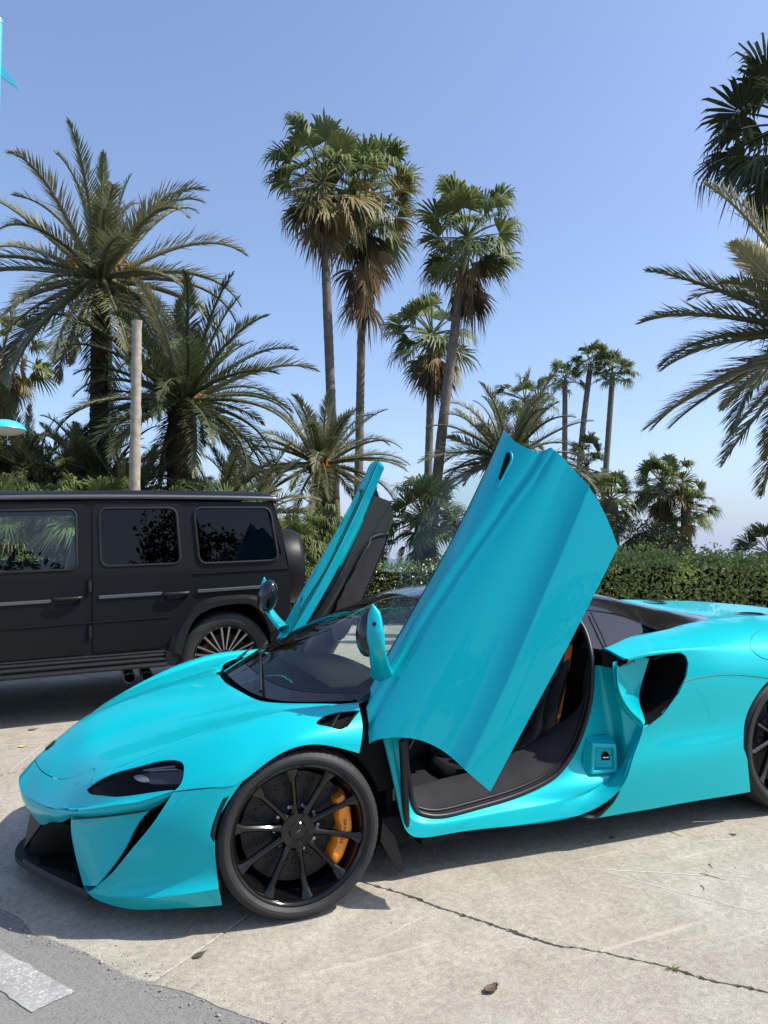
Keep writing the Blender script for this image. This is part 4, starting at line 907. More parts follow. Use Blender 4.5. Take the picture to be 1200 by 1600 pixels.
def sports_wheel(parent, c, R, r, w, side, steer=0, lettered=False, spin=0.):
    """side -1: outer face to -y; +1: outer face to +y"""
    base = Matrix.Translation(c) @ Matrix.Rotation(rad(steer), 4, 'Z') @ (Matrix.Identity(4) if side < 0 else Matrix.Rotation(math.pi, 4, 'Z'))
    h = w / 2
    mb = MB(); mb.lathe([(r + .004, -h * .88), (r - .006, -h * .90), (r - .012, -h * .86), (r - .02, -h * .70), (r - .03, -h * .2), (r - .035, h * .86), (r + .002, h * .88)], 96, 'y', close=False)
    wh = mb.obj('wheel', M['wheelblack'], parent, angle=40); wh.matrix_basis = base
    ty = link('tyre', tyre_mesh(R, r, w), M['rubber'], wh)
    sm = spoke_mesh(.062, r - .012, -h * .46, -h * .80)
    for q in range(10):
        o = link('spoke', sm, None if q else M['wheelblack'], wh); o.matrix_basis = Matrix.Rotation(2 * math.pi * q / 10 + spin, 4, 'Y')
    mb = MB(); y = -h * .46; mb.lathe([(.001, y - .004), (.03, y - .004), (.036, y + .002), (.066, y - .002), (.074, y + .008), (.074, y + .05), (.001, y + .05)], 40, 'y', close=False)
    hb = mb.obj('hub', M['wheelblack'], wh)
    for q in range(5):
        a = 2 * math.pi * (q + .5) / 5 + spin; mb = MB(); mb.lathe([(.001, y - .001), (.0085, y - .001), (.0105, y + .006)], 12, 'y', (.052 * math.sin(a), -.0015, .052 * math.cos(a)), close=False); mb.obj('wheel_bolt', M['satin'], wh)
    mb = MB(); sw = [(-.012, -.006), (-.002, .004), (.012, .010), (.010, .002), (.004, -.004), (.002, -.012), (-.001, -.003)]; mb.add([(a, y - .0052, b) for a, b in sw], [tuple(range(7))]); mb.obj('hub_emblem', M['lampglass'], wh)
    # brake
    rd = r * .80; mb = MB(); mb.lathe([(.09, h * .02), (rd, h * .02), (rd, h * .02 + .03), (.09, h * .02 + .03)], 72, 'y'); di = mb.obj('brake_disc', M['disc'], wh)
    mb = MB(); mb.lathe([(.001, h * .0 - .02), (.075, -.02), (.10, .0), (.10, .02)], 40, 'y', close=False); mb.obj('disc_bell', M['satin'], wh)
    mb = MB()
    for q in range(90):
        a = q * 2.39996 + .1 * math.sin(q * 7.3); rr = .115 + (rd - .125) * ((q * .618 + .13 * math.sin(q * 3.7)) % 1); mb.lathe([(.0005, h * .02 - .0008), (.0035, h * .02 - .0008)], 6, 'y', (rr * math.cos(a), 0, rr * math.sin(a)), close=False)
    dh = mb.obj('disc_holes', M['void'], wh); dh['kind'] = 'stuff'
    mb = MB()
    for q in range(10):
        a = 2 * math.pi * q / 10; mb.lathe([(.001, -.024), (.007, -.024), (.007, -.01)], 8, 'y', (.088 * math.cos(a), 0, .088 * math.sin(a)), close=False)
    bo = mb.obj('bell_bolts', M['steel'], wh); bo['kind'] = 'stuff'
    # caliper: curved block at the back of the disc with pads and cover ribs
    mb = MB(); n = 18; V = []; a0, a1 = (-46, 32) if side < 0 else (134, 212)
    for i in range(n):
        t = i / (n - 1); a = rad(a0 + (a1 - a0) * t); e = min(t, 1 - t) * 2; sc = .022 + .018 * min(1, e * 3) + .004 * math.sin(t * 21)
        ri, ro = rd - .012 - sc, rd + .014
        yo = -h * .02 - .052 - .006 * math.sin(t * 16)
        for rr, yy in ((ri, h * .02 + .05), (ri, yo + .02), (ri + .012, yo), ((ri + ro) / 2, yo - .006), (ro - .010, yo), (ro, yo + .02), (ro, h * .02 + .05)): V.append((rr * math.cos(a), yy, rr * math.sin(a)))
    mb.add(V, [(i * 7 + j, i * 7 + j + 1, (i + 1) * 7 + j + 1, (i + 1) * 7 + j) for i in range(n - 1) for j in range(6)] + [tuple(range(7)), tuple((n - 1) * 7 + j for j in range(7))])
    ca = mb.obj('caliper', M['caliper'], wh, angle=40, bevel=.002)
    if lettered:
        def place_c(s):
            a = rad(-22) + s / (rd - .02); rr = rd - .018
            return Matrix(((math.sin(a), math.cos(a), 0, rr * math.cos(a)), (0, 0, -1, -h * .02 - .0595), (-math.cos(a), math.sin(a), 0, rr * math.sin(a)), (0, 0, 0, 1))) if False else Matrix.Translation((rr * math.cos(a), -h * .02 - .062, rr * math.sin(a))) @ Matrix.Rotation(-a + math.pi / 2 - math.pi, 4, 'Y') @ Matrix.Rotation(math.pi / 2, 4, 'X')
        letters('McLaren', .026, M['void'], wh, place_c, 'caliper_lettering')
        def place_t(txt_a):
            def f(s):
                rr = r + (R - r) * .34; a = rad(txt_a) - s / rr
                return Matrix.Translation((rr * math.cos(a), -h * 1.02 - .0012, rr * math.sin(a))) @ Matrix.Rotation(math.pi / 2 - a, 4, 'Y') @ Matrix.Rotation(math.pi / 2, 4, 'X')
            return f
        letters('PIRELLI', .024, M['letter'], wh, place_t(135), 'tyre_lettering')
        letters('P ZERO', .024, M['letter'], wh, place_t(-40), 'tyre_lettering')
    return wh
for s in (-1, 1):
    sports_wheel(CAR, (0, s * .815, .3235), .3235, .268, .235, s, steer=-3, lettered=s < 0, spin=rad(-6))
    sports_wheel(CAR, (2.64, s * .806, .357), .357, .292, .295, s, lettered=s < 0, spin=rad(10))

# --- cabin: seats, dashboard, steering wheel
for s in (-1, 1):
    yc = s * .37
    mb = MB()
    SEAT = Surf([[(.92, yc - .20, .345), (.90, yc - .12, .33), (.89, yc, .33), (.90, yc + .12, .33), (.92, yc + .20, .345)],
                 [(1.0, yc - .24, .38), (1.0, yc - .13, .31), (1.0, yc, .30), (1.0, yc + .13, .31), (1.0, yc + .24, .38)],
                 [(1.27, yc - .25, .40), (1.29, yc - .13, .32), (1.30, yc, .31), (1.29, yc + .13, .32), (1.27, yc + .25, .40)],
                 [(1.32, yc - .25, .56), (1.40, yc - .13, .50), (1.41, yc, .50), (1.40, yc + .13, .50), (1.32, yc + .25, .56)],
                 [(1.40, yc - .23, .76), (1.48, yc - .13, .72), (1.49, yc, .72), (1.48, yc + .13, .72), (1.40, yc + .23, .76)],
                 [(1.50, yc - .15, .90), (1.53, yc - .10, .90), (1.54, yc, .90), (1.53, yc + .10, .90), (1.50, yc + .15, .90)],
                 [(1.52, yc - .11, 1.0), (1.55, yc - .07, 1.02), (1.56, yc, 1.025), (1.55, yc + .07, 1.02), (1.52, yc + .11, 1.0)]])
    st = panel('seat', SEAT, rect(SEAT), M['leather'], CAR, step=.18, thick=.06, center=(2.2, yc, .1))
    if s < 0:
        rb = spl([(1.497, .90), (1.484, .858), (1.452, .733), (1.424, .608), (1.399, .515), (1.36, .44)], 24); mb = MB(); wv = np.interp(np.linspace(0, 1, 24), [0, .3, 1], [.016, .026, .018])
        A_ = [(x - w_, -.60, z + .25 * w_) for (x, z), w_ in zip(rb, wv)]; B_ = [(x + w_, -.606, z - .25 * w_) for (x, z), w_ in zip(rb, wv)]; C2 = [(x, y + .05, z) for x, y, z in B_]; D2 = [(x, y + .05, z) for x, y, z in A_]
        mb.strip(A_, B_).strip(B_, C2).strip(D2, A_); mb.obj('seat_stripe', M['orange'], st)
        mb = MB(); rb2 = spl([(1.46, .92), (1.43, .80), (1.385, .66), (1.345, .54), (1.29, .43), (1.20, .37)], 20); mb.tube([(x, -.565, z) for x, z in rb2], np.interp(np.linspace(0, 1, 20), [0, .4, 1], [.04, .055, .045]), 12); mb.obj('seat_bolster', M['leather'], st, angle=180)
        mb = MB(); mb.strip([(1.47, -.60, 1.0), (1.41, -.60, .86), (1.33, -.58, .64), (1.25, -.56, .42)], [(1.51, -.60, 1.0), (1.45, -.61, .86), (1.36, -.59, .64), (1.28, -.57, .42)]); mb.obj('seat_belt', M['trim'], st)
    for e in (0.1, 3.9):
        mb = MB(); t = np.linspace(2.0, 6, 30); q = SEAT(t, np.full(30, e)); nrm = SEAT.normal(t, np.full(30, e)); nrm *= np.sign(-nrm[:, :1] + 1e-9)
        a = q + nrm * .006 + np.array((0, -.013, 0)); b = q + nrm * .006 + np.array((0, .013, 0)); mb.strip(a, b); mb.strip(a + np.array((.05, 0, 0)), a); mb.obj('seat_stripe', M['orange'], st)
DASH = Surf([[(.36, -.68, .72), (.30, -.35, .76), (.28, 0, .775), (.30, .35, .76), (.36, .68, .72)], [(.50, -.68, .755), (.46, -.35, .79), (.44, 0, .80), (.46, .35, .79), (.50, .68, .755)],
             [(.62, -.68, .73), (.60, -.35, .77), (.60, 0, .78), (.60, .35, .77), (.62, .68, .73)], [(.66, -.67, .66), (.66, -.35, .68), (.67, 0, .68), (.66, .35, .68), (.66, .67, .66)], [(.56, -.66, .48), (.57, -.35, .48), (.60, 0, .5), (.57, .35, .48), (.56, .66, .48)]])
panel('dashboard', DASH, rect(DASH), M['leather'], CAR, step=.2, thick=.01, center=(.45, 0, .5))
mb = MB(); Rw = Matrix.Translation((.78, -.37, .70)) @ Matrix.Rotation(rad(-68), 4, 'Y'); ring = [Rw @ Vector((.17 * math.cos(a), .175 * math.sin(a), 0)) for a in np.linspace(0, 2 * math.pi, 41)]
mb.tube(ring, .016, 8, False)
for a in (0, 180, 270): mb.tube([Rw @ Vector((0, 0, -.02)), Rw @ Vector((.17 * math.cos(rad(a + 90)), .175 * math.sin(rad(a + 90)), 0))], .013, 6)
mb.obj('steering_wheel', M['alcantara'], CAR)
mb = MB(); mb.box((1.0, 0, .36), (1.15, .24, .26)); mb.box((.62, 0, .5), (.35, .2, .3)); mb.obj('centre_console', M['leather'], CAR, bevel=.03, segs=3)
mb = MB(); mb.lathe([(.001, 0), (.07, 0), (.08, .01), (.075, .018)], 24, 'y', (.70, -.30, .44)); mb.obj('knee_speaker', M['satin'], CAR)
# ---------------------------------------------------------------- matte black off-road car parked behind
M['matte'] = mat('matte_black_paint', (.0058, .0064, .0076), .44, spec=.28, noise=(3, .06))
M['grey_trim'] = mat('brushed_grey_trim', (.16, .16, .165), .35, .7, bump=(300, .2, .0005))
M['machined'] = mat('machined_alloy', (.45, .45, .47), .3, 1.)
ORV = empty('off_road_car', 'boxy matte black off-road car with a spare wheel on its back', 'car', M=LOT.copy())
YS = 2.6; WID = 1.86
def ys(z): return YS + (0 if z < 1.16 else (z - 1.16) * .10)
S_SIDE = Surf([[(x, ys(z), z) for z in (.3, .6, .9, 1.1, 1.14, 1.18, 1.3, 1.5, 1.8)] for x in (-3.4, -2.4, -1.4, -.4, .4, 1.0)])
def rnd(P, r=.03, n=4):
    """round the corners of a polygon"""
    P = np.array(P, float); out = []; m_ = len(P)
    for i in range(m_):
        a, b, c = P[i - 1], P[i], P[(i + 1) % m_]; u = (a - b); v = (c - b); q = min(r, np.linalg.norm(u) * .45, np.linalg.norm(v) * .45); s = b + u / np.linalg.norm(u) * q; e = b + v / np.linalg.norm(v) * q
        out += [tuple((1 - t) ** 2 * s + 2 * t * (1 - t) * b + t * t * e) for t in np.linspace(0, 1, n + 1)]
    return out
def grow(P, d):
    P = np.array(P); c = P.mean(0); n = len(P); out = []; ar = .5 * sum(P[i, 0] * P[(i + 1) % n, 1] - P[(i + 1) % n, 0] * P[i, 1] for i in range(n))
    for i in range(n):
        e1 = P[i] - P[i - 1]; e2 = P[(i + 1) % n] - P[i]; nn = np.array((e1[1], -e1[0])) / max(np.linalg.norm(e1), 1e-9) + np.array((e2[1], -e2[0])) / max(np.linalg.norm(e2), 1e-9); nn /= max(np.linalg.norm(nn), 1e-9)
        out.append(tuple(P[i] + nn * d * (1 if ar > 0 else -1)))
    return out
FW = rnd([(-1.66, 1.21), (-1.50, 1.655), (-.80, 1.668), (-.795, 1.215)], .05)
RW = rnd([(-.597, 1.232), (-.605, 1.675), (-.03, 1.675), (-.003, 1.235)], .055)
QW = rnd([(.17, 1.228), (.135, 1.676), (.765, 1.674), (.825, 1.236)], .06)
FD = rnd([(-1.78, .53), (-1.62, 1.20), (-1.52, 1.715), (-.715, 1.715), (-.718, .54)], .05)
RD = rnd([(-.668, .54), (-.668, 1.718), (.03, 1.718), (.09, 1.32), (.101, .99), (.048, .81), (-.05, .67), (-.135, .55)], .04)
ARCH = [(.0, .45), (.028, .557), (.06, .68), (.138, .793), (.27, .852), (.495, .873), (.609, .844), (.701, .736), (.75, .60), (.77, .45)]
ARCHF = [(x - 2.86, z) for x, z in ARCH]
for sgn in (1, -1):
    mi = sgn < 0
    def put(o):                                                        # the far side is the mirror image about the car's middle plane
        if mi: o.matrix_basis = Matrix.Translation((0, 2 * YS + WID, 0)) @ Matrix.Diagonal((1, -1, 1, 1))
        return o
    uvl = lambda Pn: [tuple(q) for q in S_SIDE.find([p[0] for p in Pn], [p[1] for p in Pn])]
    side = [(-3.3, .5)] + [(-3.28, 1.06), (-2.0, 1.12), (-1.78, 1.2), (-1.58, 1.735), (.79, 1.735), (.875, 1.514), (.931, 1.141), (.938, .9), (.93, .55)] + ARCH[::-1] + [(-.13, .5)] + ARCHF[::-1]
    kw = dict(center=(-1, YS + 1, 1.1), step=.13)
    body = put(panel('body_side', S_SIDE, uvl(side), M['matte'], ORV, holes=[uvl(FW), uvl(RW), uvl(QW)], thick=.03, **kw))
    for nm, D, Wn in (('front_door', FD, FW), ('rear_door', RD, RW)):
        d = put(panel(nm, S_SIDE, uvl(D), M['matte'], ORV, holes=[uvl(grow(Wn, .012))], thick=.008, off=.009, **kw))
    for nm, Wn, gm_ in (('front_window', FW, 'glass'), ('rear_window', RW, 'privacy'), ('quarter_window', QW, 'privacy')):
        put(panel(nm, S_SIDE, uvl(grow(Wn, .004)), M[gm_], ORV, thick=0, off=-.006, **kw))
        q = np.array(grow(Wn, .012)); X = np.array([(x, ys(z) - .009, z) for x, z in q]); mb = MB(); mb.tube(np.vstack([X, X[:1]]), .011, 6, False); put(mb.obj('window_rubber', M['satin'], ORV))
    # belt crease, rub strips, lower crease
    mb = MB(); P0 = [(x, ys(z) - .004, z) for x, z in [(-3.2, 1.095), (-1.323, 1.118), (.098, 1.136), (.931, 1.152)]]; mb.tube(P0, .0065, 6); put(mb.obj('belt_crease', M['matte'], ORV))
    for x0, x1, z0, z1 in ((-1.9, -.974, .955, .966), (-.627, -.153, .978, .987), (.14, .763, .99, 1.004)):
        mb = MB(); mb.prism([(x0, YS - .022, z0 - .013), (x1, YS - .022, z1 - .013), (x1 + .01, YS - .022, z1), (x1, YS - .022, z1 + .013), (x0, YS - .022, z0 + .013)], (0, .03, 0)); put(mb.obj('rub_strip', M['grey_trim'], ORV, bevel=.004))
    mb = MB(); mb.tube([(-1.9, YS - .010, .762), (-1.325, YS - .010, .77), (-.077, YS - .010, .79)], .006, 6); put(mb.obj('lower_crease', M['matte'], ORV))
    for x in (-.85, -.032):
        mb = MB(); mb.tube(spl([(x - .095, YS - .02, .985), (x - .08, YS - .05, .983), (x + .07, YS - .052, .985), (x + .095, YS - .02, .987)], 10), .013, 8); h = put(mb.obj('door_handle', M['satin'], ORV, angle=180))
        mb = MB(); mb.box((x, YS - .012, .957), (.17, .02, .05)); put(mb.obj('handle_recess', M['void'], ORV, bevel=.006))
    for z in (1.072, .715):
        mb = MB(); mb.tube([(-.692, YS - .018, z - .045), (-.692, YS - .018, z + .045)], .014, 8); put(mb.obj('door_hinge', M['satin'], ORV))
    # wheel arch flares
    for dx in (0, -2.86):
        o_ = np.array([(-.10, .50), (-.057, .673), (.052, .82), (.15, .892), (.271, .934), (.564, .942), (.668, .887), (.736, .78), (.80, .62)]); i_ = np.array([(.0, .48), (.06, .68), (.138, .793), (.21, .83), (.30, .86), (.495, .873), (.609, .844), (.69, .75), (.745, .61)])
        o_ = spl(o_, 40); i_ = spl(i_, 40); A = [(x + dx, YS - .006, z) for x, z in o_]; B = [(x * .55 + u * .45 + dx, YS - .062, z * .5 + w * .5 + .01) for (x, z), (u, w) in zip(o_, i_)]; Cc = [(x + dx, YS - .058, z) for x, z in i_]; D_ = [(x + dx, YS + .06, z - .01) for x, z in i_]
        mb = MB(); mb.strip(A, B).strip(B, Cc).strip(Cc, D_); put(mb.obj('arch_flare', M['satin'], ORV, angle=50))
        mb = MB(); V = [(x + dx, z) for x, z in spl(np.array(ARCH) + np.array((0, .01)), 20)]; mb.strip([(x, YS + .02, z) for x, z in V], [(x, YS + .4, z) for x, z in V]).add([(x, YS + .4, z) for x, z in V], [tuple(range(20))]); put(mb.obj('wheel_well', M['void'], ORV))
    # side step and sill
    for z0, z1, y_, r in ((.512, .508, .0, .012), (.488, .484, -.015, .016), (.455, .45, -.03, .018), (.415, .405, -.045, .02)):
        mb = MB(); mb.tube([(-2.05, YS + y_, z1), (-.115, YS + y_, z0)], r, 8); put(mb.obj('side_step_rail', M['satin'], ORV))
    mb = MB(); mb.box((-1.08, YS + .06, .45), (1.95, .16, .10)); put(mb.obj('side_step', M['trim'], ORV, bevel=.01))
    mb = MB(); mb.prism([(-.12, YS - .05, .52), (-.02, YS - .05, .50), (-.05, YS - .05, .40), (-.13, YS - .05, .40)], (0, .1, 0)); put(mb.obj('mud_guard', M['satin'], ORV))
    for x in (-.403, -.267):
        mb = MB(); mb.lathe([(.042, -.10), (.046, -.10), (.046, .25), (.036, .25), (.036, -.09)], 24, 'y', (x, YS + .06, .325)); put(mb.obj('exhaust_pipe', M['satin'], ORV))
    mb = MB(); mb.tube(spl([(.770, ys(1.65) - .004, 1.65), (.815, ys(1.47) - .004, 1.47), (.862, ys(1.29) - .004, 1.29)], 8), .014, 8); put(mb.obj('pillar_vent', M['void'], ORV))
    # wheels
    for x in (.377, -2.483):
        R0, r0, w0 = .385, .275, .27
        mb = MB(); mb.lathe([(r0 + .004, -w0 * .44), (r0 - .01, -w0 * .45), (r0 - .02, -w0 * .3), (r0 - .03, w0 * .4)], 72, 'y', close=False)
        wh = put(mb.obj('wheel', M['gloss'], ORV)); base = Matrix.Translation((x, YS + .13, .412))
        wh.matrix_basis = wh.matrix_basis @ base
        link('tyre', tyre_mesh(R0, r0, w0, 60), M['rubber'], wh)
        mb = MB(); mb.add([(-.004, -.06, .06), (.004, -.06, .06), (.009, -.095, r0 - .008), (-.009, -.095, r0 - .008), (-.006, -.03, .06), (.006, -.03, .06), (.013, -.06, r0 - .008), (-.013, -.06, r0 - .008)], [(0, 1, 2, 3), (4, 5, 6, 7), (0, 4, 7, 3), (1, 5, 6, 2)]); sm = mb.mesh('spoke', 20)
        for k in range(20):
            a = 2 * math.pi * (k // 2) / 10 + (.13 if k % 2 else -.13); o = link('spoke', sm, None if k else M['machined'], wh); o.matrix_basis = Matrix.Rotation(a, 4, 'Y')
        mb = MB(); mb.lathe([(r0 - .016, -.098), (r0 - .006, -.104), (r0 + .002, -.098), (r0 - .006, -.09)], 72, 'y'); mb.obj('rim_edge', M['machined'], wh)
        mb = MB(); mb.lathe([(.001, -.07), (.05, -.07), (.07, -.06), (.07, -.02)], 32, 'y', close=False); mb.obj('hub', M['gloss'], wh)
        mb = MB(); mb.lathe([(.001, -.02), (.2, -.02), (.2, .01)], 48, 'y', close=False); mb.obj('brake_disc', M['disc'], wh)
        mb = MB(); mb.box((-.15, -.015, .06), (.045, .05, .11), Matrix.Rotation(rad(-35), 3, 'Y')); mb.obj('caliper', mat('red_caliper', (.3, .02, .015), .4), wh, bevel=.01)
# roof, gutter, back, front, floor
yc = YS + WID / 2
RF = Surf([[(x, y, z) for y, z in ((YS + .06, 1.755 - dz_), (YS + .10, 1.80 - dz_), (YS + .35, 1.838 - dz_), (yc, 1.855 - dz_), (YS + WID - .35, 1.838 - dz_), (YS + WID - .10, 1.80 - dz_), (YS + WID - .06, 1.755 - dz_))] for x, dz_ in ((-1.62, .03), (-1.5, .0), (-1.0, 0), (-.3, -.008), (.4, -.004), (.70, .0), (.80, .012), (.835, .04))])
panel('roof', RF, rect(RF), M['matte'], ORV, step=.2, thick=.02, center=(-.4, yc, 1.0))
for s in (0, 1):
    y = YS + .045 if s == 0 else YS + WID - .045
    mb = MB(); mb.tube(spl([(-1.6, y, 1.745), (-1.5, y, 1.765), (-.4, y, 1.778), (.72, y, 1.765), (.80, y + (.02 if s == 0 else -.02), 1.755)], 20), .019, 8); mb.obj('rain_gutter', M['grey_trim'], ORV, angle=180)
mb = MB(); mb.add([(.80, YS + .06, 1.75), (.80, YS + WID - .06, 1.75), (.872, YS + WID - .04, 1.51), (.93, YS + WID, 1.14), (.935, YS + WID, .55), (.935, YS, .55), (.93, YS, 1.14), (.872, YS + .04, 1.51)], [(0, 1, 2, 7), (7, 2, 3, 6), (6, 3, 4, 5)]); mb.obj('tailgate', M['matte'], ORV)
mb = MB(); mb.add([(.868, YS + .3, 1.58), (.868, YS + WID - .3, 1.58), (.925, YS + WID - .3, 1.25), (.925, YS + .3, 1.25)], [(0, 1, 2, 3)]); mb.v = [(x + .012, y, z) for x, y, z in mb.v]; mb.obj('tailgate_window', M['gloss'], ORV)
mb = MB(); mb.lathe([(.001, .30), (.27, .30), (.335, .285), (.36, .24), (.365, .08), (.35, .0), (.001, 0)], 56, 'x', (.93, YS + .80, 1.13), close=False); sw = mb.obj('spare_wheel_cover', M['matte'], ORV, angle=50)
mb = MB(); mb.box((.99, yc, .55), (.12, WID - .1, .2)); mb.obj('rear_bumper', M['satin'], ORV, bevel=.03, segs=3)
mb = MB(); mb.box((.955, YS + .12, .70), (.03, .14, .09)); mb.obj('rear_lamp', mat('rear_lamp_red', (.25, .01, .01), .2), ORV, bevel=.008)
mb = MB(); mb.box((-1.2, yc, .50), (4.2, WID - .3, .12)); mb.obj('chassis', M['void'], ORV)
mb = MB(); mb.box((-2.55, yc, .82), (1.5, WID - .08, .52)); mb.obj('bonnet', M['matte'], ORV, bevel=.05, segs=3)
mb = MB(); mb.add([(-1.80, YS + .06, 1.18), (-1.80, YS + WID - .06, 1.18), (-1.60, YS + WID - .10, 1.73), (-1.60, YS + .10, 1.73)], [(0, 1, 2, 3)]); mb.obj('windscreen', M['glass'], ORV)
mb = MB(); mb.box((-3.33, yc, .8), (.1, WID - .1, .55)); mb.obj('radiator_grille', M['satin'], ORV, bevel=.03)
# cabin
for y in (YS + .45, YS + WID - .45):
    mb = MB(); mb.box((-1.02, y, .92), (.5, .5, .22)); mb.box((-.80, y, 1.16), (.16, .48, .62), Matrix.Rotation(rad(12), 3, 'Y')); mb.box((-.74, y, 1.53), (.09, .26, .18)); mb.obj('seat', M['leather'], ORV, bevel=.04, segs=3)
mb = MB(); mb.box((.05, yc, 1.05), (.2, WID - .3, .75)); mb.obj('rear_seat', M['leather'], ORV, bevel=.05, segs=3)
mb = MB(); mb.box((-1.62, yc, 1.05), (.32, WID - .2, .28)); mb.obj('dashboard', M['leather'], ORV, bevel=.05, segs=3)
mb = MB(); Rw = Matrix.Translation((-1.33, YS + .45, 1.19)) @ Matrix.Rotation(rad(-62), 4, 'Y'); mb.tube([Rw @ Vector((.19 * math.cos(a), .19 * math.sin(a), 0)) for a in np.linspace(0, 2 * math.pi, 33)], .017, 8, False); mb.obj('steering_wheel', M['leather'], ORV)

# ---------------------------------------------------------------- wooden post, lamp post
M['wood'] = mat('weathered_wood', (.36, .31, .245), .9, spec=.15, noise=(9, .25), bump=(60, .5, .01))
M['lamp_blue'] = mat('turquoise_enamel', (.06, .48, .62), .35, coat=.3)
mb = MB(); n = 40; seg = 14; V = []; r_ = np.random.default_rng(9); b0 = Vector((.12, 9.95, .3)); t0 = Vector((.07, 9.7, 5.52))
for i in range(n):
    t = i / (n - 1); p = b0.lerp(t0, t); q = .105 - .025 * t + (.012 if i % 6 == 3 else 0)
    for k in range(seg): a = 2 * math.pi * k / seg; V.append((p.x + (q + r_.normal(0, .002)) * math.cos(a), p.y + (q + r_.normal(0, .002)) * math.sin(a), p.z))
mb.add(V, [(i * seg + k, i * seg + (k + 1) % seg, (i + 1) * seg + (k + 1) % seg, (i + 1) * seg + k) for i in range(n - 1) for k in range(seg)] + [tuple((n - 1) * seg + k for k in range(seg))])
tag(mb.obj('wooden_post', M['wood'], angle=60), 'tall bare wooden post standing among the palms behind the off-roader', 'post')
LP = empty('street_lamp', 'turquoise street lamp at the left edge with a wing and a domed shade', 'street lamp', None, Matrix.Translation((-1.845, 5.99, .25)))
mb = MB(); mb.tube([(0, 0, 0), (0, 0, 4.2), (0, 0, 7.62)], [.055, .045, .036], 16); mb.obj('pole', M['lamp_blue'], LP)
mb = MB(); mb.tube([(0, 0, 7.6), (0, 0, 7.66)], [.042, .03], 12); mb.obj('finial', M['lamp_blue'], LP)
mb = MB(); mb.prism([(.01, 0, 7.13), (.225, -.03, 6.845), (.22, -.03, 6.825), (.01, 0, 6.955)], (.015, .045, 0)); mb.obj('wing', M['lamp_blue'], LP)
mb = MB(); mb.tube([(0, 0, 2.74), (.08, .1, 2.73), (.19, .26, 2.73)], .03, 8); mb.obj('arm', M['lamp_blue'], LP)
mb = MB(); mb.lathe([(.235, -.03), (.23, -.015), (.19, .035), (.13, .07), (.06, .088), (.001, .09)], 36, 'z', (.19, .26, 2.70), close=False); mb.obj('shade', M['lamp_blue'], LP, angle=60)
mb = MB(); mb.lathe([(.225, -.03), (.19, -.06), (.12, -.085), (.001, -.095)], 36, 'z', (.19, .26, 2.70), close=False); mb.obj('diffuser', mat('frosted_diffuser', (.62, .58, .5), .4), LP, angle=60)

# invented trees and street lamp behind the viewer, added for window and paint reflections
def round_tree(label, c, h, R_, seed):
    r = np.random.default_rng(seed); root = empty('added_tree', label, 'tree', 'added trees behind the viewer', Matrix.Translation(c)); link('trunk', trunk_mesh((0, 0, -.2), (0, 0, h), .22, .12, 'fan', seed=seed), M['bark_date'], root)
    C_ = []; N_ = []
    for k in range(16):
        v = r.normal(0, 1, 3); v /= np.linalg.norm(v); cc = v * np.array((R_, R_, R_ * .55)) * r.uniform(.3, .9) + np.array((0, 0, h + R_ * .2))
        for i in range(150): w = r.normal(0, 1, 3); w /= np.linalg.norm(w); C_.append(cc + w * R_ * .38 * r.uniform(.7, 1)); N_.append(w)
    leaf_cloud('crown', C_, N_, .30, M['hedge_d'], root, seed)
# ---------------------------------------------------------------- plants
def leaf_mat(name, c0, c1, trans=.25, rough=.55, spec=.3, nsc=2.2):
    """leaf blade: colour varies from plant part to plant part; some light passes through"""
    m = bpy.data.materials.new(name); m.use_nodes = True; nt = m.node_tree; N = nt.nodes; b = N['Principled BSDF']; out = N['Material Output']
    oi = N.new('ShaderNodeObjectInfo'); tc = N.new('ShaderNodeTexCoord'); nz = N.new('ShaderNodeTexNoise'); nz.inputs['Scale'].default_value = nsc; nt.links.new(tc.outputs['Object'], nz.inputs['Vector'])
    ad = N.new('ShaderNodeMath'); ad.operation = 'MULTIPLY_ADD'; ad.inputs[1].default_value = .6; nt.links.new(nz.outputs['Fac'], ad.inputs[0])
    sc = N.new('ShaderNodeMath'); sc.operation = 'MULTIPLY_ADD'; sc.inputs[1].default_value = .7; sc.inputs[2].default_value = -.15; nt.links.new(oi.outputs['Random'], sc.inputs[0]); nt.links.new(sc.outputs[0], ad.inputs[2])
    mx = N.new('ShaderNodeMix'); mx.data_type = 'RGBA'; mx.inputs['A'].default_value = (*c0, 1); mx.inputs['B'].default_value = (*c1, 1); nt.links.new(ad.outputs[0], mx.inputs['Factor'])
    nt.links.new(mx.outputs['Result'], b.inputs['Base Color']); b.inputs['Roughness'].default_value = rough; b.inputs['Specular IOR Level'].default_value = spec
    tr = N.new('ShaderNodeBsdfTranslucent'); nt.links.new(mx.outputs['Result'], tr.inputs[0]); ms = N.new('ShaderNodeMixShader'); ms.inputs[0].default_value = trans
    nt.links.new(b.outputs[0], ms.inputs[1]); nt.links.new(tr.outputs[0], ms.inputs[2]); nt.links.new(ms.outputs[0], out.inputs[0])
    return m
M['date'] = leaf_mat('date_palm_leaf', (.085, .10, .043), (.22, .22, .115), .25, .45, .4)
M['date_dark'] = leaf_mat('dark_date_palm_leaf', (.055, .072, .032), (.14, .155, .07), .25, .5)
M['date_pale'] = leaf_mat('pale_date_palm_leaf', (.18, .175, .10), (.34, .32, .19), .25, .45, .4)
M['fan'] = leaf_mat('fan_palm_leaf', (.085, .12, .036), (.21, .24, .09), .3, .45, .35)
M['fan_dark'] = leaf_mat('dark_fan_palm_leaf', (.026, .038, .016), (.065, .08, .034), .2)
M['fan_yellow'] = leaf_mat('fading_fan_palm_leaf', (.20, .17, .06), (.30, .25, .11), .25)
M['dead'] = leaf_mat('dead_palm_leaf', (.17, .115, .06), (.34, .25, .14), .15, .8, .1)
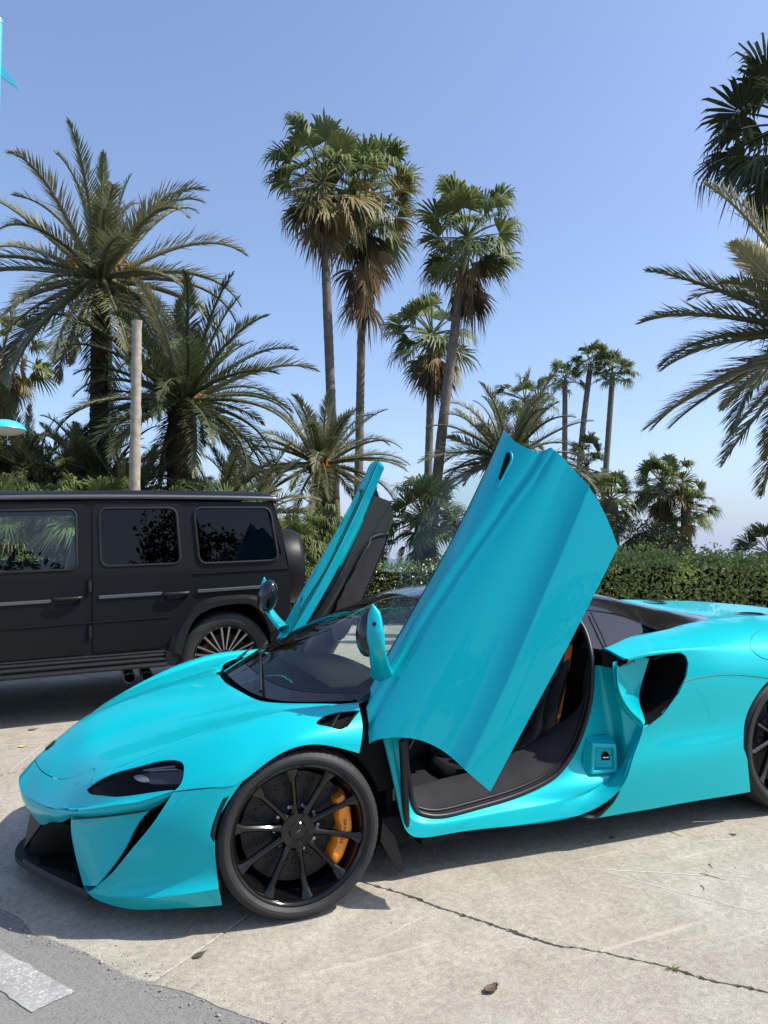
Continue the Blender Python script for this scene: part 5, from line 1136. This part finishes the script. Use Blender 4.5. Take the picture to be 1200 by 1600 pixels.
M['dead_dark'] = leaf_mat('brown_dead_palm_leaf', (.07, .048, .03), (.16, .11, .065), .1, .85, .1)
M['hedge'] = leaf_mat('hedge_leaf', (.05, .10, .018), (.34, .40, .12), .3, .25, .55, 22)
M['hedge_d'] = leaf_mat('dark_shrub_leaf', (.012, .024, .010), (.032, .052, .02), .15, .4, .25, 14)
M['twig'] = mat('dark_twig', (.014, .016, .009), .95, spec=.1)
M['petal'] = mat('white_petal', (.75, .74, .68), .6)
M['stalk'] = mat('palm_fruit_stalk', (.55, .27, .05), .6, noise=(8, .2))
M['stalk_red'] = mat('palm_fruit_bunch', (.42, .13, .03), .65, noise=(30, .3))
M['bark_date'] = mat('date_palm_bark', (.05, .038, .028), .95, spec=.1, noise=(14, .5), bump=(30, 1., .03))
M['bark_fan'] = mat('fan_palm_bark', (.17, .145, .12), .95, spec=.1, noise=(5, .25), bump=(22, .7, .02))

def date_frond(el, L, seed, nl=46, droop=1., lw=.017, ll=.42, scraggy=0.):
    """feather leaf: a curved midrib starting at elevation `el`, two ranks of narrow leaflets held in a V"""
    r = np.random.default_rng(seed); n = 24; pos = [np.array((0., 0., 0.))]; a = rad(el); ds = L / (n - 1); side = 0.; sd = r.normal(0, .012)
    for i in range(1, n):
        t = i / (n - 1); a -= droop * rad(.9 + 6.5 * t ** 2.6) * (math.cos(a) * .65 + .35); side += sd
        pos.append(pos[-1] + ds * np.array((math.cos(a) * math.cos(side), math.cos(a) * math.sin(side), math.sin(a))))
    pos = np.array(pos); mb = MB(); mb.tube(pos, np.interp(np.linspace(0, 1, n), [0, .1, 1], [.04, .022, .004]), 4, False)
    for i in range(nl):
        t = .12 + .88 * (i / (nl - 1)); f = t * (n - 1); k = min(int(f), n - 2); p = pos[k] + (pos[k + 1] - pos[k]) * (f - k); d = pos[k + 1] - pos[k]; d /= np.linalg.norm(d)
        up = np.cross(d, (0, 1, 0)); up = np.cross((0, 1, 0), d) if up[2] > 0 else -np.cross(d, (0, 1, 0)); up = np.array((-d[2], 0, d[0])) / max(math.hypot(d[0], d[2]), 1e-6)
        sv = np.cross(up, d)
        for s in (-1, 1):
            if r.random() < scraggy: continue
            ln = ll * (math.sin(math.pi * min(1, .16 + t * .86)) ** .55 + .12) * r.uniform(.8, 1.12)
            fw = .85 + .75 * t + r.normal(0, .10)
            q = d * fw + sv * s * (1.0 - .35 * t) + up * (.42 + r.normal(0, .18)); q /= np.linalg.norm(q)
            w = np.cross(q, up); w = w / max(np.linalg.norm(w), 1e-6) * lw; sag = np.array((0, 0, -ln * r.uniform(.05, .22)))
            m1 = p + q * ln * .45 + sag * .15; tip = p + q * ln + sag
            mb.add([p - w * .5, p + w * .5, m1 + w, m1 - w, tip], [(0, 1, 2, 3), (3, 2, 4)])
    me = bpy.data.meshes.new('frond'); me.from_pydata(mb.v, [], mb.f); me.shade_smooth(); return me

def fan_leaf(el, pet, R, seed, nseg=34, droop=.5, spread=105, fold=.18, w0=.045):
    """palmate leaf: bare stalk and a pleated fan of segments whose tips hang"""
    r = np.random.default_rng(seed); a = rad(el); n = 7; pos = [np.array((0., 0., 0.))]
    for i in range(1, n):
        a -= rad(droop * 9) * (math.cos(a) * .7 + .3) * i / n; pos.append(pos[-1] + pet / (n - 1) * np.array((math.cos(a), 0, math.sin(a))))
    pos = np.array(pos); mb = MB(); mb.tube(pos, np.interp(np.linspace(0, 1, n), [0, 1], [.022, .012]), 4, False)
    o = pos[-1]; d = np.array((math.cos(a), 0, math.sin(a))); up = np.array((-math.sin(a), 0, math.cos(a))); sv = np.array((0, 1., 0))
    for i in range(nseg):
        if r.random() < .09: continue
        th = rad(-spread + 2 * spread * i / (nseg - 1) + r.normal(0, 1.6)); ln = R * (.62 + .38 * math.cos(th * .62)) * r.uniform(.74, 1.08)
        q = d * math.cos(th) + sv * math.sin(th) + up * (fold * (1 if i % 2 else -1) * .35 + .22 * abs(math.sin(th))); q /= np.linalg.norm(q)
        w = np.cross(q, up); w /= max(np.linalg.norm(w), 1e-6); hang = ln * droop * r.uniform(.35, .95)
        p1 = o + q * ln * .5; p2 = o + q * ln * .8 + np.array((0, 0, -hang * .22)); p3 = o + q * ln * .98 + np.array((0, 0, -hang)) + r.normal(0, .015, 3)
        mb.add([o, p1 - w * w0 * R * .9, p1 + w * w0 * R * .9, p2 - w * w0 * R * .55, p2 + w * w0 * R * .55, p3], [(0, 1, 2), (1, 3, 4, 2), (3, 5, 4)])
    me = bpy.data.meshes.new('fan_leaf'); me.from_pydata(mb.v, [], mb.f); me.shade_smooth(); return me

DATE_EL = (82, 66, 50, 34, 18, 0, -20, -42)
DATE_V = {e: [date_frond(e, 1., 11 * i + j, droop=.55 + .35 * j, nl=64, ll=.175, lw=.0052, scraggy=.05) for j in range(3)] for i, e in enumerate(DATE_EL)}
FAN_EL = (80, 55, 30, 8, -20, -50)
FAN_V = {e: [fan_leaf(e, .62 + .05 * j, .58 - .03 * j, 31 * i + j, nseg=36, droop=.35 + .2 * j, spread=118 - 14 * j, w0=.05) for j in range(4)] for i, e in enumerate(FAN_EL)}
HANG_V = [fan_leaf(-72, .5, .6, 90 + j, nseg=22, droop=.9, spread=55) for j in range(3)]
def with_mat(me, m):
    key = me.name + m.name
    if key not in _mm: c = me.copy(); c.materials.clear(); c.materials.append(m); _mm[key] = c
    return _mm[key]
_mm = {}
def leaf_obj(name, me, m, parent, loc, az, sc, tilt=0., roll=0.):
    o = bpy.data.objects.new(name, with_mat(me, m)); COL.objects.link(o); o.parent = parent
    o.matrix_basis = Matrix.Translation(loc) @ Matrix.Rotation(az, 4, 'Z') @ Matrix.Rotation(tilt, 4, 'Y') @ Matrix.Rotation(roll, 4, 'X') @ Matrix.Scale(sc, 4)
    return o

def trunk_mesh(base, top, r0, r1, kind, bend=(0, 0), seed=0):
    r = np.random.default_rng(seed); base = np.array(base, float); top = np.array(top, float); H = np.linalg.norm(top - base)
    n = max(10, int(H / (.10 if kind == 'date' else .16))); seg = 14; V = []
    for i in range(n + 1):
        t = i / n; p = base + (top - base) * t + np.array((bend[0], bend[1], 0)) * math.sin(math.pi * t)
        rr = r0 + (r1 - r0) * t + (.12 * r0 * math.exp(-t * 14))
        for k in range(seg):
            a = 2 * math.pi * k / seg
            if kind == 'date': q = rr * (1 + .16 * ((i + (k % 2)) % 2) + r.uniform(-.05, .05))
            else: q = rr * (1 + .05 * (i % 2) + r.uniform(-.03, .03))
            V.append((p[0] + q * math.cos(a + .22 * i * (kind == 'date')), p[1] + q * math.sin(a + .22 * i * (kind == 'date')), p[2]))
    mb = MB(); mb.add(V, [(i * seg + k, i * seg + (k + 1) % seg, (i + 1) * seg + (k + 1) % seg, (i + 1) * seg + k) for i in range(n) for k in range(seg)] + [tuple(n * seg + k for k in range(seg))])
    return mb.mesh('trunk', 50 if kind == 'date' else 60)

NEAR_V = {e: [date_frond(e, 1., 500 + 11 * i + j, droop=.3 + .3 * j, nl=92, ll=.19, lw=.0058, scraggy=.02) for j in range(3)] for i, e in enumerate(DATE_EL)}
def date_palm(label, crown, base, size, n, seed, r=(.25, .2), group='date palms behind the car park', m='date', pale=.15, elmin=-42, fruit=None, elmax=84, only=None, name='date_palm', cluster=True, bank=None):
    R_ = np.random.default_rng(seed); root = empty(name, label, 'palm tree', group, Matrix.Translation(base))
    cr = np.array(crown) - np.array(base)
    link('trunk', trunk_mesh((0, 0, -.3), tuple(cr), r[0], r[1], 'date', seed=seed), M['bark_date'], root)
    if cluster:
        mb = MB()
        for i in range(46):                                              # stubs of old leaf stalks under the crown
            a = i * 2.4; z = -(.02 + .55 * (i / 46)) * size * .22; rr = r[1] * 1.05; d = np.array((math.cos(a), math.sin(a), .9)); p = cr + np.array((math.cos(a) * rr * .8, math.sin(a) * rr * .8, z))
            mb.tube([p, p + d * .11 * size * .45], [.05, .025], 4)
        mb.obj('leaf_bases', M['bark_date'], root)
    for i in range(n):
        t = (i + .5) / n; el = elmax + (elmin - elmax) * t ** .9 + R_.normal(0, 6); az = i * 2.39996 + R_.normal(0, .2)
        if only and not only(az % (2 * math.pi), el): continue
        e = min(DATE_EL, key=lambda q: abs(q - el)); me = (bank or DATE_V)[e][int(R_.integers(3))]
        mm = M['date_pale'] if R_.random() < pale else M[m]
        sc = size * R_.uniform(.86, 1.1) * (.8 if el > 72 else 1)
        leaf_obj('frond', me, mm, root, tuple(cr + np.array((math.cos(az), math.sin(az), .2)) * r[1] * .6), az, sc, -rad(el - e) * .6, R_.normal(0, .25))
    if fruit:
        for i in range(fruit[0]):
            az = R_.uniform(0, 6.28); L = size * R_.uniform(.13, .2); mb = MB(); q = [cr + np.array((math.cos(az), math.sin(az), 0)) * L * s + np.array((0, 0, L * (1.5 * s - fruit[1] * s * s))) for s in np.linspace(0, 1, 8)]
            mb.tube(q, [.03] * 5 + [.025, .02, .02], 5)
            for k in range(16):
                e = q[-1] + R_.normal(0, 1, 3) * L * .16 + np.array((0, 0, -L * .2)); mb.tube([q[-2], (np.array(q[-1]) + e) / 2, e], [.012, .012, .016], 4)
            mb.obj('fruit_stalk', M[fruit[2]], root)
    return root

def fan_palm(label, crown, base, size, n, seed, r=(.17, .13), group='fan palms behind the car park', m='fan', skirt=0, skirt_m='dead', yellow=0, bend=(0, 0), elmin=-50, elmax=84, stem=True, hang=1., name='fan_palm', only=None):
    R_ = np.random.default_rng(seed); root = empty(name, label, 'palm tree', group, Matrix.Translation(base)); cr = np.array(crown) - np.array(base)
    if stem: link('trunk', trunk_mesh((0, 0, -.3), tuple(cr), r[0], r[1], 'fan', bend, seed), M['bark_fan'], root)
    for i in range(n):
        t = (i + .5) / n; el = elmax + (elmin - elmax) * t ** .85 + R_.normal(0, 7); az = i * 2.39996 + R_.normal(0, .25)
        if only and not only(az % (2 * math.pi), el): continue
        e = min(FAN_EL, key=lambda q: abs(q - el)); me = FAN_V[e][int(R_.integers(4))]
        mm = M['fan_yellow'] if (t > .62 and R_.random() < yellow) else M[m]
        leaf_obj('fan_leaf', me, mm, root, tuple(cr + np.array((0, 0, -.12 * size * t))), az, size * R_.uniform(.85, 1.12), -rad(el - e) * .6, R_.normal(0, .35))
    for i in range(skirt):
        az = i * 2.39996; z = -hang * size * (.12 + .95 * (i / max(1, skirt)) * R_.uniform(.7, 1.)); s2 = size * R_.uniform(.7, 1.0)
        mm = M[skirt_m] if R_.random() < .7 else M['dead_dark']
        leaf_obj('dead_leaf', HANG_V[int(R_.integers(3))], mm, root, tuple(cr + np.array((math.cos(az) * r[1] * .5, math.sin(az) * r[1] * .5, z))), az, s2, R_.normal(.05, .1), R_.normal(0, .2))
    return root

def leaf_cloud(name, centers, normals, size, m, parent, seed, mats=None, kind='stuff'):
    """many small pointed leaves, each a folded pair of faces"""
    r = np.random.default_rng(seed); mb = MB(); V = []; F = []
    for p, nn in zip(centers, normals):
        q = r.normal(0, 1, 3); q = q + nn * .55; q /= np.linalg.norm(q); t = np.cross(q, r.normal(0, 1, 3)); t /= np.linalg.norm(t); w = np.cross(q, t)
        L = size * r.uniform(.6, 1.25); W_ = L * r.uniform(.2, .3); b = len(V)
        V += [p - t * L * .5, p + w * W_ + q * L * .12 - t * L * .05, p + t * L * .5 - q * L * .08, p - w * W_ + q * L * .12 - t * L * .05, p + t * L * .02]
        F += [(b, b + 1, b + 4), (b + 1, b + 2, b + 4), (b, b + 4, b + 3), (b + 4, b + 2, b + 3)]
    me = bpy.data.meshes.new(name); me.from_pydata([tuple(v) for v in V], [], F); o = link(name, me, m, parent)
    if kind: o['kind'] = kind
    return o

def hedge(label, p0, p1, h, w, n, seed, size=.06, m='hedge', flowers=0, zb=.2, name='hedge', cat='hedge', lump=.14):
    """clipped hedge between p0 and p1: dark twiggy core, a shell of leaves, flowers"""
    R_ = np.random.default_rng(seed); p0 = np.array(p0, float); p1 = np.array(p1, float); L = np.linalg.norm(p1 - p0); d = (p1 - p0) / L; s = np.array((-d[1], d[0]))
    root = empty(name, label, cat, None, Matrix.Translation((*p0, zb)))
    C_ = []; N_ = []
    f1, f2, f3 = R_.uniform(0, 6, 3)
    def bulge(u, v): return lump * (math.sin(u * 2.3 + f1) * .5 + math.sin(u * 5.1 + f2 + v * 4) * .35 + math.sin(u * 11 + f3) * .2)
    for i in range(n):
        u = R_.uniform(0, L); f = R_.random(); b = bulge(u, 0)
        if f < .34: v = R_.uniform(-w / 2, w / 2); z = h + b + R_.normal(0, .035) + (.16 * R_.random() ** 5); nn = np.array((0, 0, 1.))
        elif f < .9: sd = -1 if f < .75 else 1; z = R_.uniform(.05, h + b); v = sd * (w / 2 + bulge(u, z) * .6 + R_.normal(0, .04)); nn = np.array((s[0] * sd, s[1] * sd, .35))
        else: v = R_.uniform(-w / 2, w / 2); z = R_.uniform(.2, h); nn = np.array((0, 0, 1.))
        q = d * u + s * v; C_.append(np.array((q[0], q[1], z))); N_.append(nn)
    leaf_cloud('leaves', C_, N_, size, M[m], root, seed)
    mb = MB(); nu = 24
    for i in range(nu):
        u0, u1 = L * i / nu, L * (i + 1) / nu; b = bulge((u0 + u1) / 2, 0); V = []
        for u in (u0, u1):
            for v in (-w / 2 + .12, w / 2 - .12):
                for z in (0, h + b - .09): q = d * u + s * v; V.append((q[0], q[1], z))
        mb.add(V, [(0, 1, 3, 2), (4, 6, 7, 5), (0, 4, 5, 1), (2, 3, 7, 6), (1, 5, 7, 3)])
    mb.obj('twigs', M['twig'], root)
    if flowers:
        C_ = []; N_ = []
        for i in range(flowers):
            u = R_.uniform(0, L); z = R_.uniform(h * .45, h + .03); q = d * u + s * -(w / 2 + .03) if R_.random() < .75 else d * u + s * R_.uniform(-w / 2, w / 2)
            if R_.random() < .3: z = h + .04
            for k in range(4): C_.append(np.array((q[0], q[1], z)) + R_.normal(0, .02, 3)); N_.append(np.array((-s[0] * -1, -s[1], .5)))
        leaf_cloud('blossom', C_, N_, .05, M['petal'], root, seed + 1)
    return root

def shrub(label, c, rad3, n, seed, size=.07, m='hedge_d', name='shrub', group=None):
    R_ = np.random.default_rng(seed); root = empty(name, label, 'shrub', group, Matrix.Translation(c)); C_ = []; N_ = []
    lob = [(R_.normal(0, 1, 3), R_.uniform(.1, .22)) for _ in range(9)]
    for i in range(n):
        v = R_.normal(0, 1, 3); v /= np.linalg.norm(v); k = 1 + sum(a * max(0, v @ (q / np.linalg.norm(q))) ** 6 for q, a in lob) - .08
        C_.append(v * np.array(rad3) * k * R_.uniform(.86, 1.04) + np.array((0, 0, rad3[2]))); N_.append(v)
    leaf_cloud('leaves', C_, N_, size, M[m], root, seed)
    mb = MB(); nu, nv = 14, 8; V = [(.92 * rad3[0] * math.cos(2 * math.pi * j / nu) * math.sin(math.pi * i / nv), .92 * rad3[1] * math.sin(2 * math.pi * j / nu) * math.sin(math.pi * i / nv), rad3[2] * (1 - .92 * math.cos(math.pi * i / nv))) for i in range(nv + 1) for j in range(nu)]
    mb.add(V, [(i * nu + j, i * nu + (j + 1) % nu, (i + 1) * nu + (j + 1) % nu, (i + 1) * nu + j) for i in range(nv) for j in range(nu)]); mb.obj('twigs', M['twig'], root)
    return root

# --- the planting
date_palm('tall grey-green date palm at left, its trunk rising clear against the sky', (-.44, 14.12, 7.75), (-.35, 14.4, .35), 3.5, 50, 1, r=(.19, .18), pale=.3, elmax=88, elmin=-46, fruit=(5, 1.0, 'stalk'))
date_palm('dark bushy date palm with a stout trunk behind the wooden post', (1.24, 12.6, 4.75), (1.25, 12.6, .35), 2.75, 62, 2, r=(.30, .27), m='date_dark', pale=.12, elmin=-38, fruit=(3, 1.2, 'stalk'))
date_palm('date palm with orange fruit stalks behind the two tall trunks', (5.3, 15.4, 3.9), (5.3, 15.4, .4), 2.5, 46, 3, r=(.25, .22), m='date', pale=.2, fruit=(5, 1.6, 'stalk_red'), elmin=-30)
date_palm('date palm with arching green fronds behind the raised near door', (11.0, 15.0, 4.3), (11.0, 15.0, .4), 2.7, 44, 4, r=(.25, .22), m='date', pale=.1, elmin=-20)
date_palm('near date palm leaning in from the right edge with long arching fronds', (7.85, 2.42, 4.1), (7.9, 2.42, .25), 2.3, 56, 5, r=(.24, .2), m='date', bank=NEAR_V, pale=.5, elmin=-52, elmax=84, fruit=(2, 1.2, 'stalk'))
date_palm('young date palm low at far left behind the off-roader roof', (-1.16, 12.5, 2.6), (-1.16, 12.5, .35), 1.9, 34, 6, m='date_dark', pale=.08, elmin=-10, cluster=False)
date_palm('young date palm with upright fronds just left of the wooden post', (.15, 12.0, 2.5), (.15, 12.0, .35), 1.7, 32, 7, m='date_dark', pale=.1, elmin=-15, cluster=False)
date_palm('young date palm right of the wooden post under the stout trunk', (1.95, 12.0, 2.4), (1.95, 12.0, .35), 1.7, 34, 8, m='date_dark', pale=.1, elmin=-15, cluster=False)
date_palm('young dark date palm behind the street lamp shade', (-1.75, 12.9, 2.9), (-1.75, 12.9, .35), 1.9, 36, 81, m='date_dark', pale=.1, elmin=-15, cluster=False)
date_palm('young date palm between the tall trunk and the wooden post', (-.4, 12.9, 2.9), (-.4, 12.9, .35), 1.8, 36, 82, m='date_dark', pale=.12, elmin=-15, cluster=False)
date_palm('young date palm above the rear corner of the off-roader', (2.9, 13.4, 2.3), (2.9, 13.4, .35), 1.9, 36, 83, m='date', pale=.15, elmin=-15, cluster=False)
fan_palm('tall fan palm with a straight trunk, left of the central pair', (5.75, 16.85, 12.75), (6.4, 17.05, .4), 1.68, 38, 10, r=(.15, .125), skirt=10, yellow=.5, m='fan', hang=.8)
fan_palm('tall fan palm with a long straw skirt, right of the central pair', (7.62, 18.2, 13.3), (7.55, 18.65, .4), 1.8, 42, 11, r=(.145, .12), skirt=28, yellow=.6, m='fan', hang=1.9)
fan_palm('fan palm on a leaning trunk right of the central pair', (9.80, 15.2, 11.0), (8.75, 16.0, .4), 1.6, 36, 12, r=(.165, .125), skirt=14, skirt_m='dead', m='fan', bend=(-.12, 0), hang=1.0)
fan_palm('shorter fan palm standing behind the leaning trunk', (11.02, 20.05, 9.6), (10.87, 20.5, .4), 1.6, 32, 13, r=(.15, .13), skirt=14, skirt_m='dead', m='fan', yellow=.3, hang=.9)
fan_palm('fan palm crown showing above the date palm behind the near door', (15.85, 21.4, 7.8), (15.9, 21.5, .4), 1.2, 22, 14, m='fan')
fan_palm('slender far fan palm, leftmost of the three thin trunks', (20.95, 25.6, 10.0), (21.0, 26.0, .4), 1.0, 22, 15, r=(.14, .12), m='fan', elmin=-25)
fan_palm('slender far fan palm with a curved trunk, middle of the three', (22.1, 25.1, 10.8), (21.5, 25.75, .4), 1.1, 24, 16, r=(.15, .13), m='fan', bend=(-.25, 0), elmin=-25)
fan_palm('slender far fan palm, rightmost of the three thin trunks', (23.1, 24.7, 10.4), (22.6, 25.5, .4), 1.15, 24, 17, r=(.15, .13), m='fan', elmin=-25)
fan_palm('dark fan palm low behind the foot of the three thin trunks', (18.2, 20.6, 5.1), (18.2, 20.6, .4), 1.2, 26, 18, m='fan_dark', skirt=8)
fan_palm('short fan palm just right of the raised near door', (16.45, 17.05, 3.45), (16.5, 17.1, .4), 1.05, 36, 19, m='fan', skirt=6, r=(.3, .25))
fan_palm('round fan palm right of the thin trunks, the taller of the pair', (18.1, 16.3, 4.0), (18.15, 16.3, .4), 1.05, 46, 20, m='fan', skirt=6, yellow=.3, r=(.2, .16))
fan_palm('low fan palm leaning right over the dark round shrub', (18.75, 15.9, 3.15), (18.7, 15.9, .4), .95, 34, 21, m='fan', yellow=.3, r=(.2, .16))
fan_palm('tall dark fan palm at the top right edge with ragged dead leaves', (11.7, 5.77, 9.7), (11.7, 5.77, .3), 1.6, 34, 22, r=(.2, .16), m='fan_dark', skirt=46, skirt_m='dead_dark', hang=2.3, elmin=-70)
fan_palm('small dark fan palm at the right edge behind the hedge', (13.05, 7.85, 1.5), (13.05, 7.85, .3), .75, 26, 23, m='fan_dark', elmin=-40, r=(.2, .2))
fan_palm('fan palm at the far left edge with a shaggy straw skirt', (-2.75, 18.4, 7.0), (-2.75, 18.4, .4), 1.2, 22, 24, m='fan', skirt=26, yellow=.5, hang=.9)
fan_palm('bushy fan palm with dark dead leaves seen through the near window', (5.7, 9.8, 2.2), (5.7, 9.8, .35), .9, 46, 25, m='fan', skirt=30, skirt_m='dead_dark', r=(.2, .18), elmin=-30, hang=1.0)
fan_palm('small dark fan palm stem beside the bushy one, above the flowering hedge', (5.0, 10.6, 1.62), (5.0, 10.6, .35), .45, 12, 26, m='dead_dark', skirt=10, skirt_m='dead_dark', r=(.07, .06))
lows = [('low fan palm clump in front of the wooden post, left side', (-.55, 10.3, 2.15), .85, 'fan'), ('low fan palm clump behind the off-roader, right of the post', (2.0, 10.3, 2.0), .8, 'fan'), ('low fan palm clump at the far left edge', (-1.95, 10.8, 2.1), .85, 'fan'), ('low fan palm clump beside the spare wheel', (3.1, 10.8, 1.6), .75, 'fan'), ('low fan palm clump behind the rear door window', (.75, 10.4, 1.9), .8, 'fan'), ('yellowing fan palm clump behind the twin tall trunks', (4.1, 11.6, 1.7), .8, 'fan')]
for i, (lb, c, s, m_) in enumerate(lows):
    fan_palm(lb, c, (c[0], c[1], .35), s, 34, 40 + i, m=m_, yellow=.35, elmin=-20, elmax=80, r=(.14, .12), group='low fan palms behind the off-roader', skirt=6)
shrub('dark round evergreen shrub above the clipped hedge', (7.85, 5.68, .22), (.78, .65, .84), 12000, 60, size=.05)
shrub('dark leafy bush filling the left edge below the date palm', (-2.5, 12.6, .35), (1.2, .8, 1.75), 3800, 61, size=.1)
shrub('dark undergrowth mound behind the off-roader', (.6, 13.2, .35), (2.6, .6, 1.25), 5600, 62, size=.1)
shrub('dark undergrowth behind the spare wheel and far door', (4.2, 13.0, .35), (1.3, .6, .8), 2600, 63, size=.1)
hedge('clipped glossy green hedge behind the tail of the sports car', (3.2, 3.75), (9.2, 1.3), 1.10, .8, 46000, 70, size=.052, zb=.17)
hedge('low hedge with white blossom between the far door and the near window', (1.6, 7.9), (7.2, 5.6), .86, .7, 16000, 71, size=.045, flowers=90, zb=.32)
hedge('plain green hedge seen through the off-roader window', (-5.5, 9.6), (1.4, 8.2), .95, .7, 5000, 72, size=.06, zb=.3)

for i, (x, y, h, R_) in enumerate(((-16, -15, 3.2, 2.6), (-11, -19, 4.0, 3.0), (-4, -22, 3.4, 3.0), (4, -24, 4.5, 3.4), (12, -22, 3.6, 3.0))):  # unseen trees, added to be mirrored in windows and paint
    round_tree(['added dark tree far left behind the viewer, for reflections', 'second added dark tree from the left behind the viewer, for reflections', 'middle added dark tree behind the viewer, for reflections in the off-roader', 'tallest added dark tree behind the viewer, for reflections', 'added dark tree far right behind the viewer, for reflections'][i], (x, y, lot_z(x, y) * .5), h, R_, 200 + i)
dl = empty('added_double_lamp', 'added tall double-armed street lamp behind the viewer, for reflections in the dark windows', 'street lamp', None, Matrix.Translation((2.2, -12.5, -.2)))  # unseen lamp, invented for the window reflections
mb = MB(); mb.tube([(0, 0, 0), (0, 0, 6.8)], [.08, .05], 10); mb.obj('pole', M['satin'], dl)
mb = MB(); mb.tube([(-1.2, 0, 6.1), (0, 0, 6.3), (1.2, 0, 6.1)], .035, 8); mb.obj('arm', M['satin'], dl)
for s_ in (-1, 1):
    mb = MB(); mb.lathe([(.001, .12), (.16, .08), (.3, 0), (.001, -.02)], 20, 'z', (s_ * 1.2, 0, 6.0), close=False); mb.obj('shade', M['satin'], dl)
# ---------------------------------------------------------------- fallen leaves, twigs, weeds
def fallen_leaf(label, x, y, L, az, col, curl=.3, group='fallen leaves on the concrete'):
    """a dry leaf: pointed blade folded along its midrib, edges curled up, short stalk"""
    n = 9; V = []; r = np.random.default_rng(int(abs(x * 1000 + y * 77)))
    for i in range(n):
        t = i / (n - 1); w = .30 * math.sin(math.pi * t ** .8) * L + .0004
        for s in (-1, -.5, 0, .5, 1): V.append(((t - .5) * L, s * w * (1 + r.normal(0, .06)), .002 + curl * L * (.12 * s * s + .10 * (2 * t - 1) ** 2) + r.normal(0, .0006)))
    mb = MB(); mb.add(V, [(i * 5 + j, i * 5 + j + 1, (i + 1) * 5 + j + 1, (i + 1) * 5 + j) for i in range(n - 1) for j in range(4)])
    mb.tube([(L * .5, 0, .004), (L * .62, L * .03, .002), (L * .74, L * .08, .002)], .0012, 5)
    o = mb.obj('fallen_leaf', mat('dry_leaf', col, .7, noise=(60, .3)), angle=60); o.matrix_world = LOT @ Matrix.Translation((x, y, .0015)) @ Matrix.Rotation(az, 4, 'Z'); return tag(o, label, 'leaf', group)
fallen_leaf('curled brown leaf lying on the concrete in the foreground', .435, -1.586, .062, .35, (.10, .065, .045), .9)
fallen_leaf('flat grey-brown leaf lying on the slab joint below the nose', -.405, -.995, .055, .5, (.07, .06, .045), .2)
fallen_leaf('yellow leaf on the sunlit concrete left of the bonnet', -1.145, 2.095, .06, .2, (.55, .47, .14), .5)
fallen_leaf('brown leaf on the concrete near the off-roader shadow', -1.10, 2.55, .07, .1, (.16, .10, .06), .5)
fallen_leaf('small dark leaf at the edge of the sill shadow', 1.563, -.815, .035, 1., (.12, .10, .07), .4)
fallen_leaf('small dark leaf on the concrete below the rear wheel', 2.11, -1.03, .03, 2., (.10, .085, .06), .4)
def twig(label, P_, r=.0016):
    mb = MB(); q = spl(P_, 10); q = np.column_stack([q, np.full(10, .002) + .002 * np.sin(np.linspace(0, 5, 10))]); mb.tube([LOT @ Vector(p) for p in q], np.linspace(r, r * .5, 10), 5); tag(mb.obj('twig', mat('dry_twig', (.06, .045, .03), .9)), label, 'twig', 'twigs on the concrete')
twig('longest dry twig on the concrete at right', [(1.662, -1.262), (1.69, -1.31), (1.716, -1.348)])
twig('short bent twig nearest the camera at right', [(1.582, -1.342), (1.578, -1.362), (1.556, -1.384)], .002)
twig('short twig farthest from the camera at right', [(1.764, -1.21), (1.757, -1.23), (1.748, -1.247)], .002)
twig('thin twig beside the sill shadow', [(1.862, -.876), (1.868, -.91), (1.878, -.942)])
wd = empty('weed', 'tiny weed growing out of the crack in the concrete', 'weed', None, LOT @ Matrix.Translation((1.055, -1.738, 0))); r_ = np.random.default_rng(5)
mb = MB()
for i in range(26):
    a = r_.uniform(0, 6.28); L = r_.uniform(.008, .022); p = np.array((r_.normal(0, .006), r_.normal(0, .006), 0)); d = np.array((math.cos(a), math.sin(a), r_.uniform(.2, .9))); q = p + d * L; w = np.array((-d[1], d[0], 0)) * .0022; mb.add([p, p + d * L * .5 + w, q, p + d * L * .5 - w], [(0, 1, 2, 3)])
o = mb.obj('leaves', mat('weed_green', (.12, .15, .03), .7), wd); o['kind'] = 'stuff'
wd = empty('weed', 'strip of low weeds in the slab joint left of the nose', 'weed', None, LOT @ Matrix.Translation((-1.2, 1.49, 0))); mb = MB()
for i in range(120):
    a = r_.uniform(0, 6.28); L = r_.uniform(.006, .02); t = r_.uniform(-.3, .25); p = np.array((t * .8 + r_.normal(0, .005), t * .6 + r_.normal(0, .005), 0)); d = np.array((math.cos(a), math.sin(a), r_.uniform(.3, 1.))); q = p + d * L; w = np.array((-d[1], d[0], 0)) * .0022; mb.add([p, p + d * L * .5 + w, q, p + d * L * .5 - w], [(0, 1, 2, 3)])
o = mb.obj('leaves', mat('weed_green', (.10, .12, .03), .7), wd); o['kind'] = 'stuff'
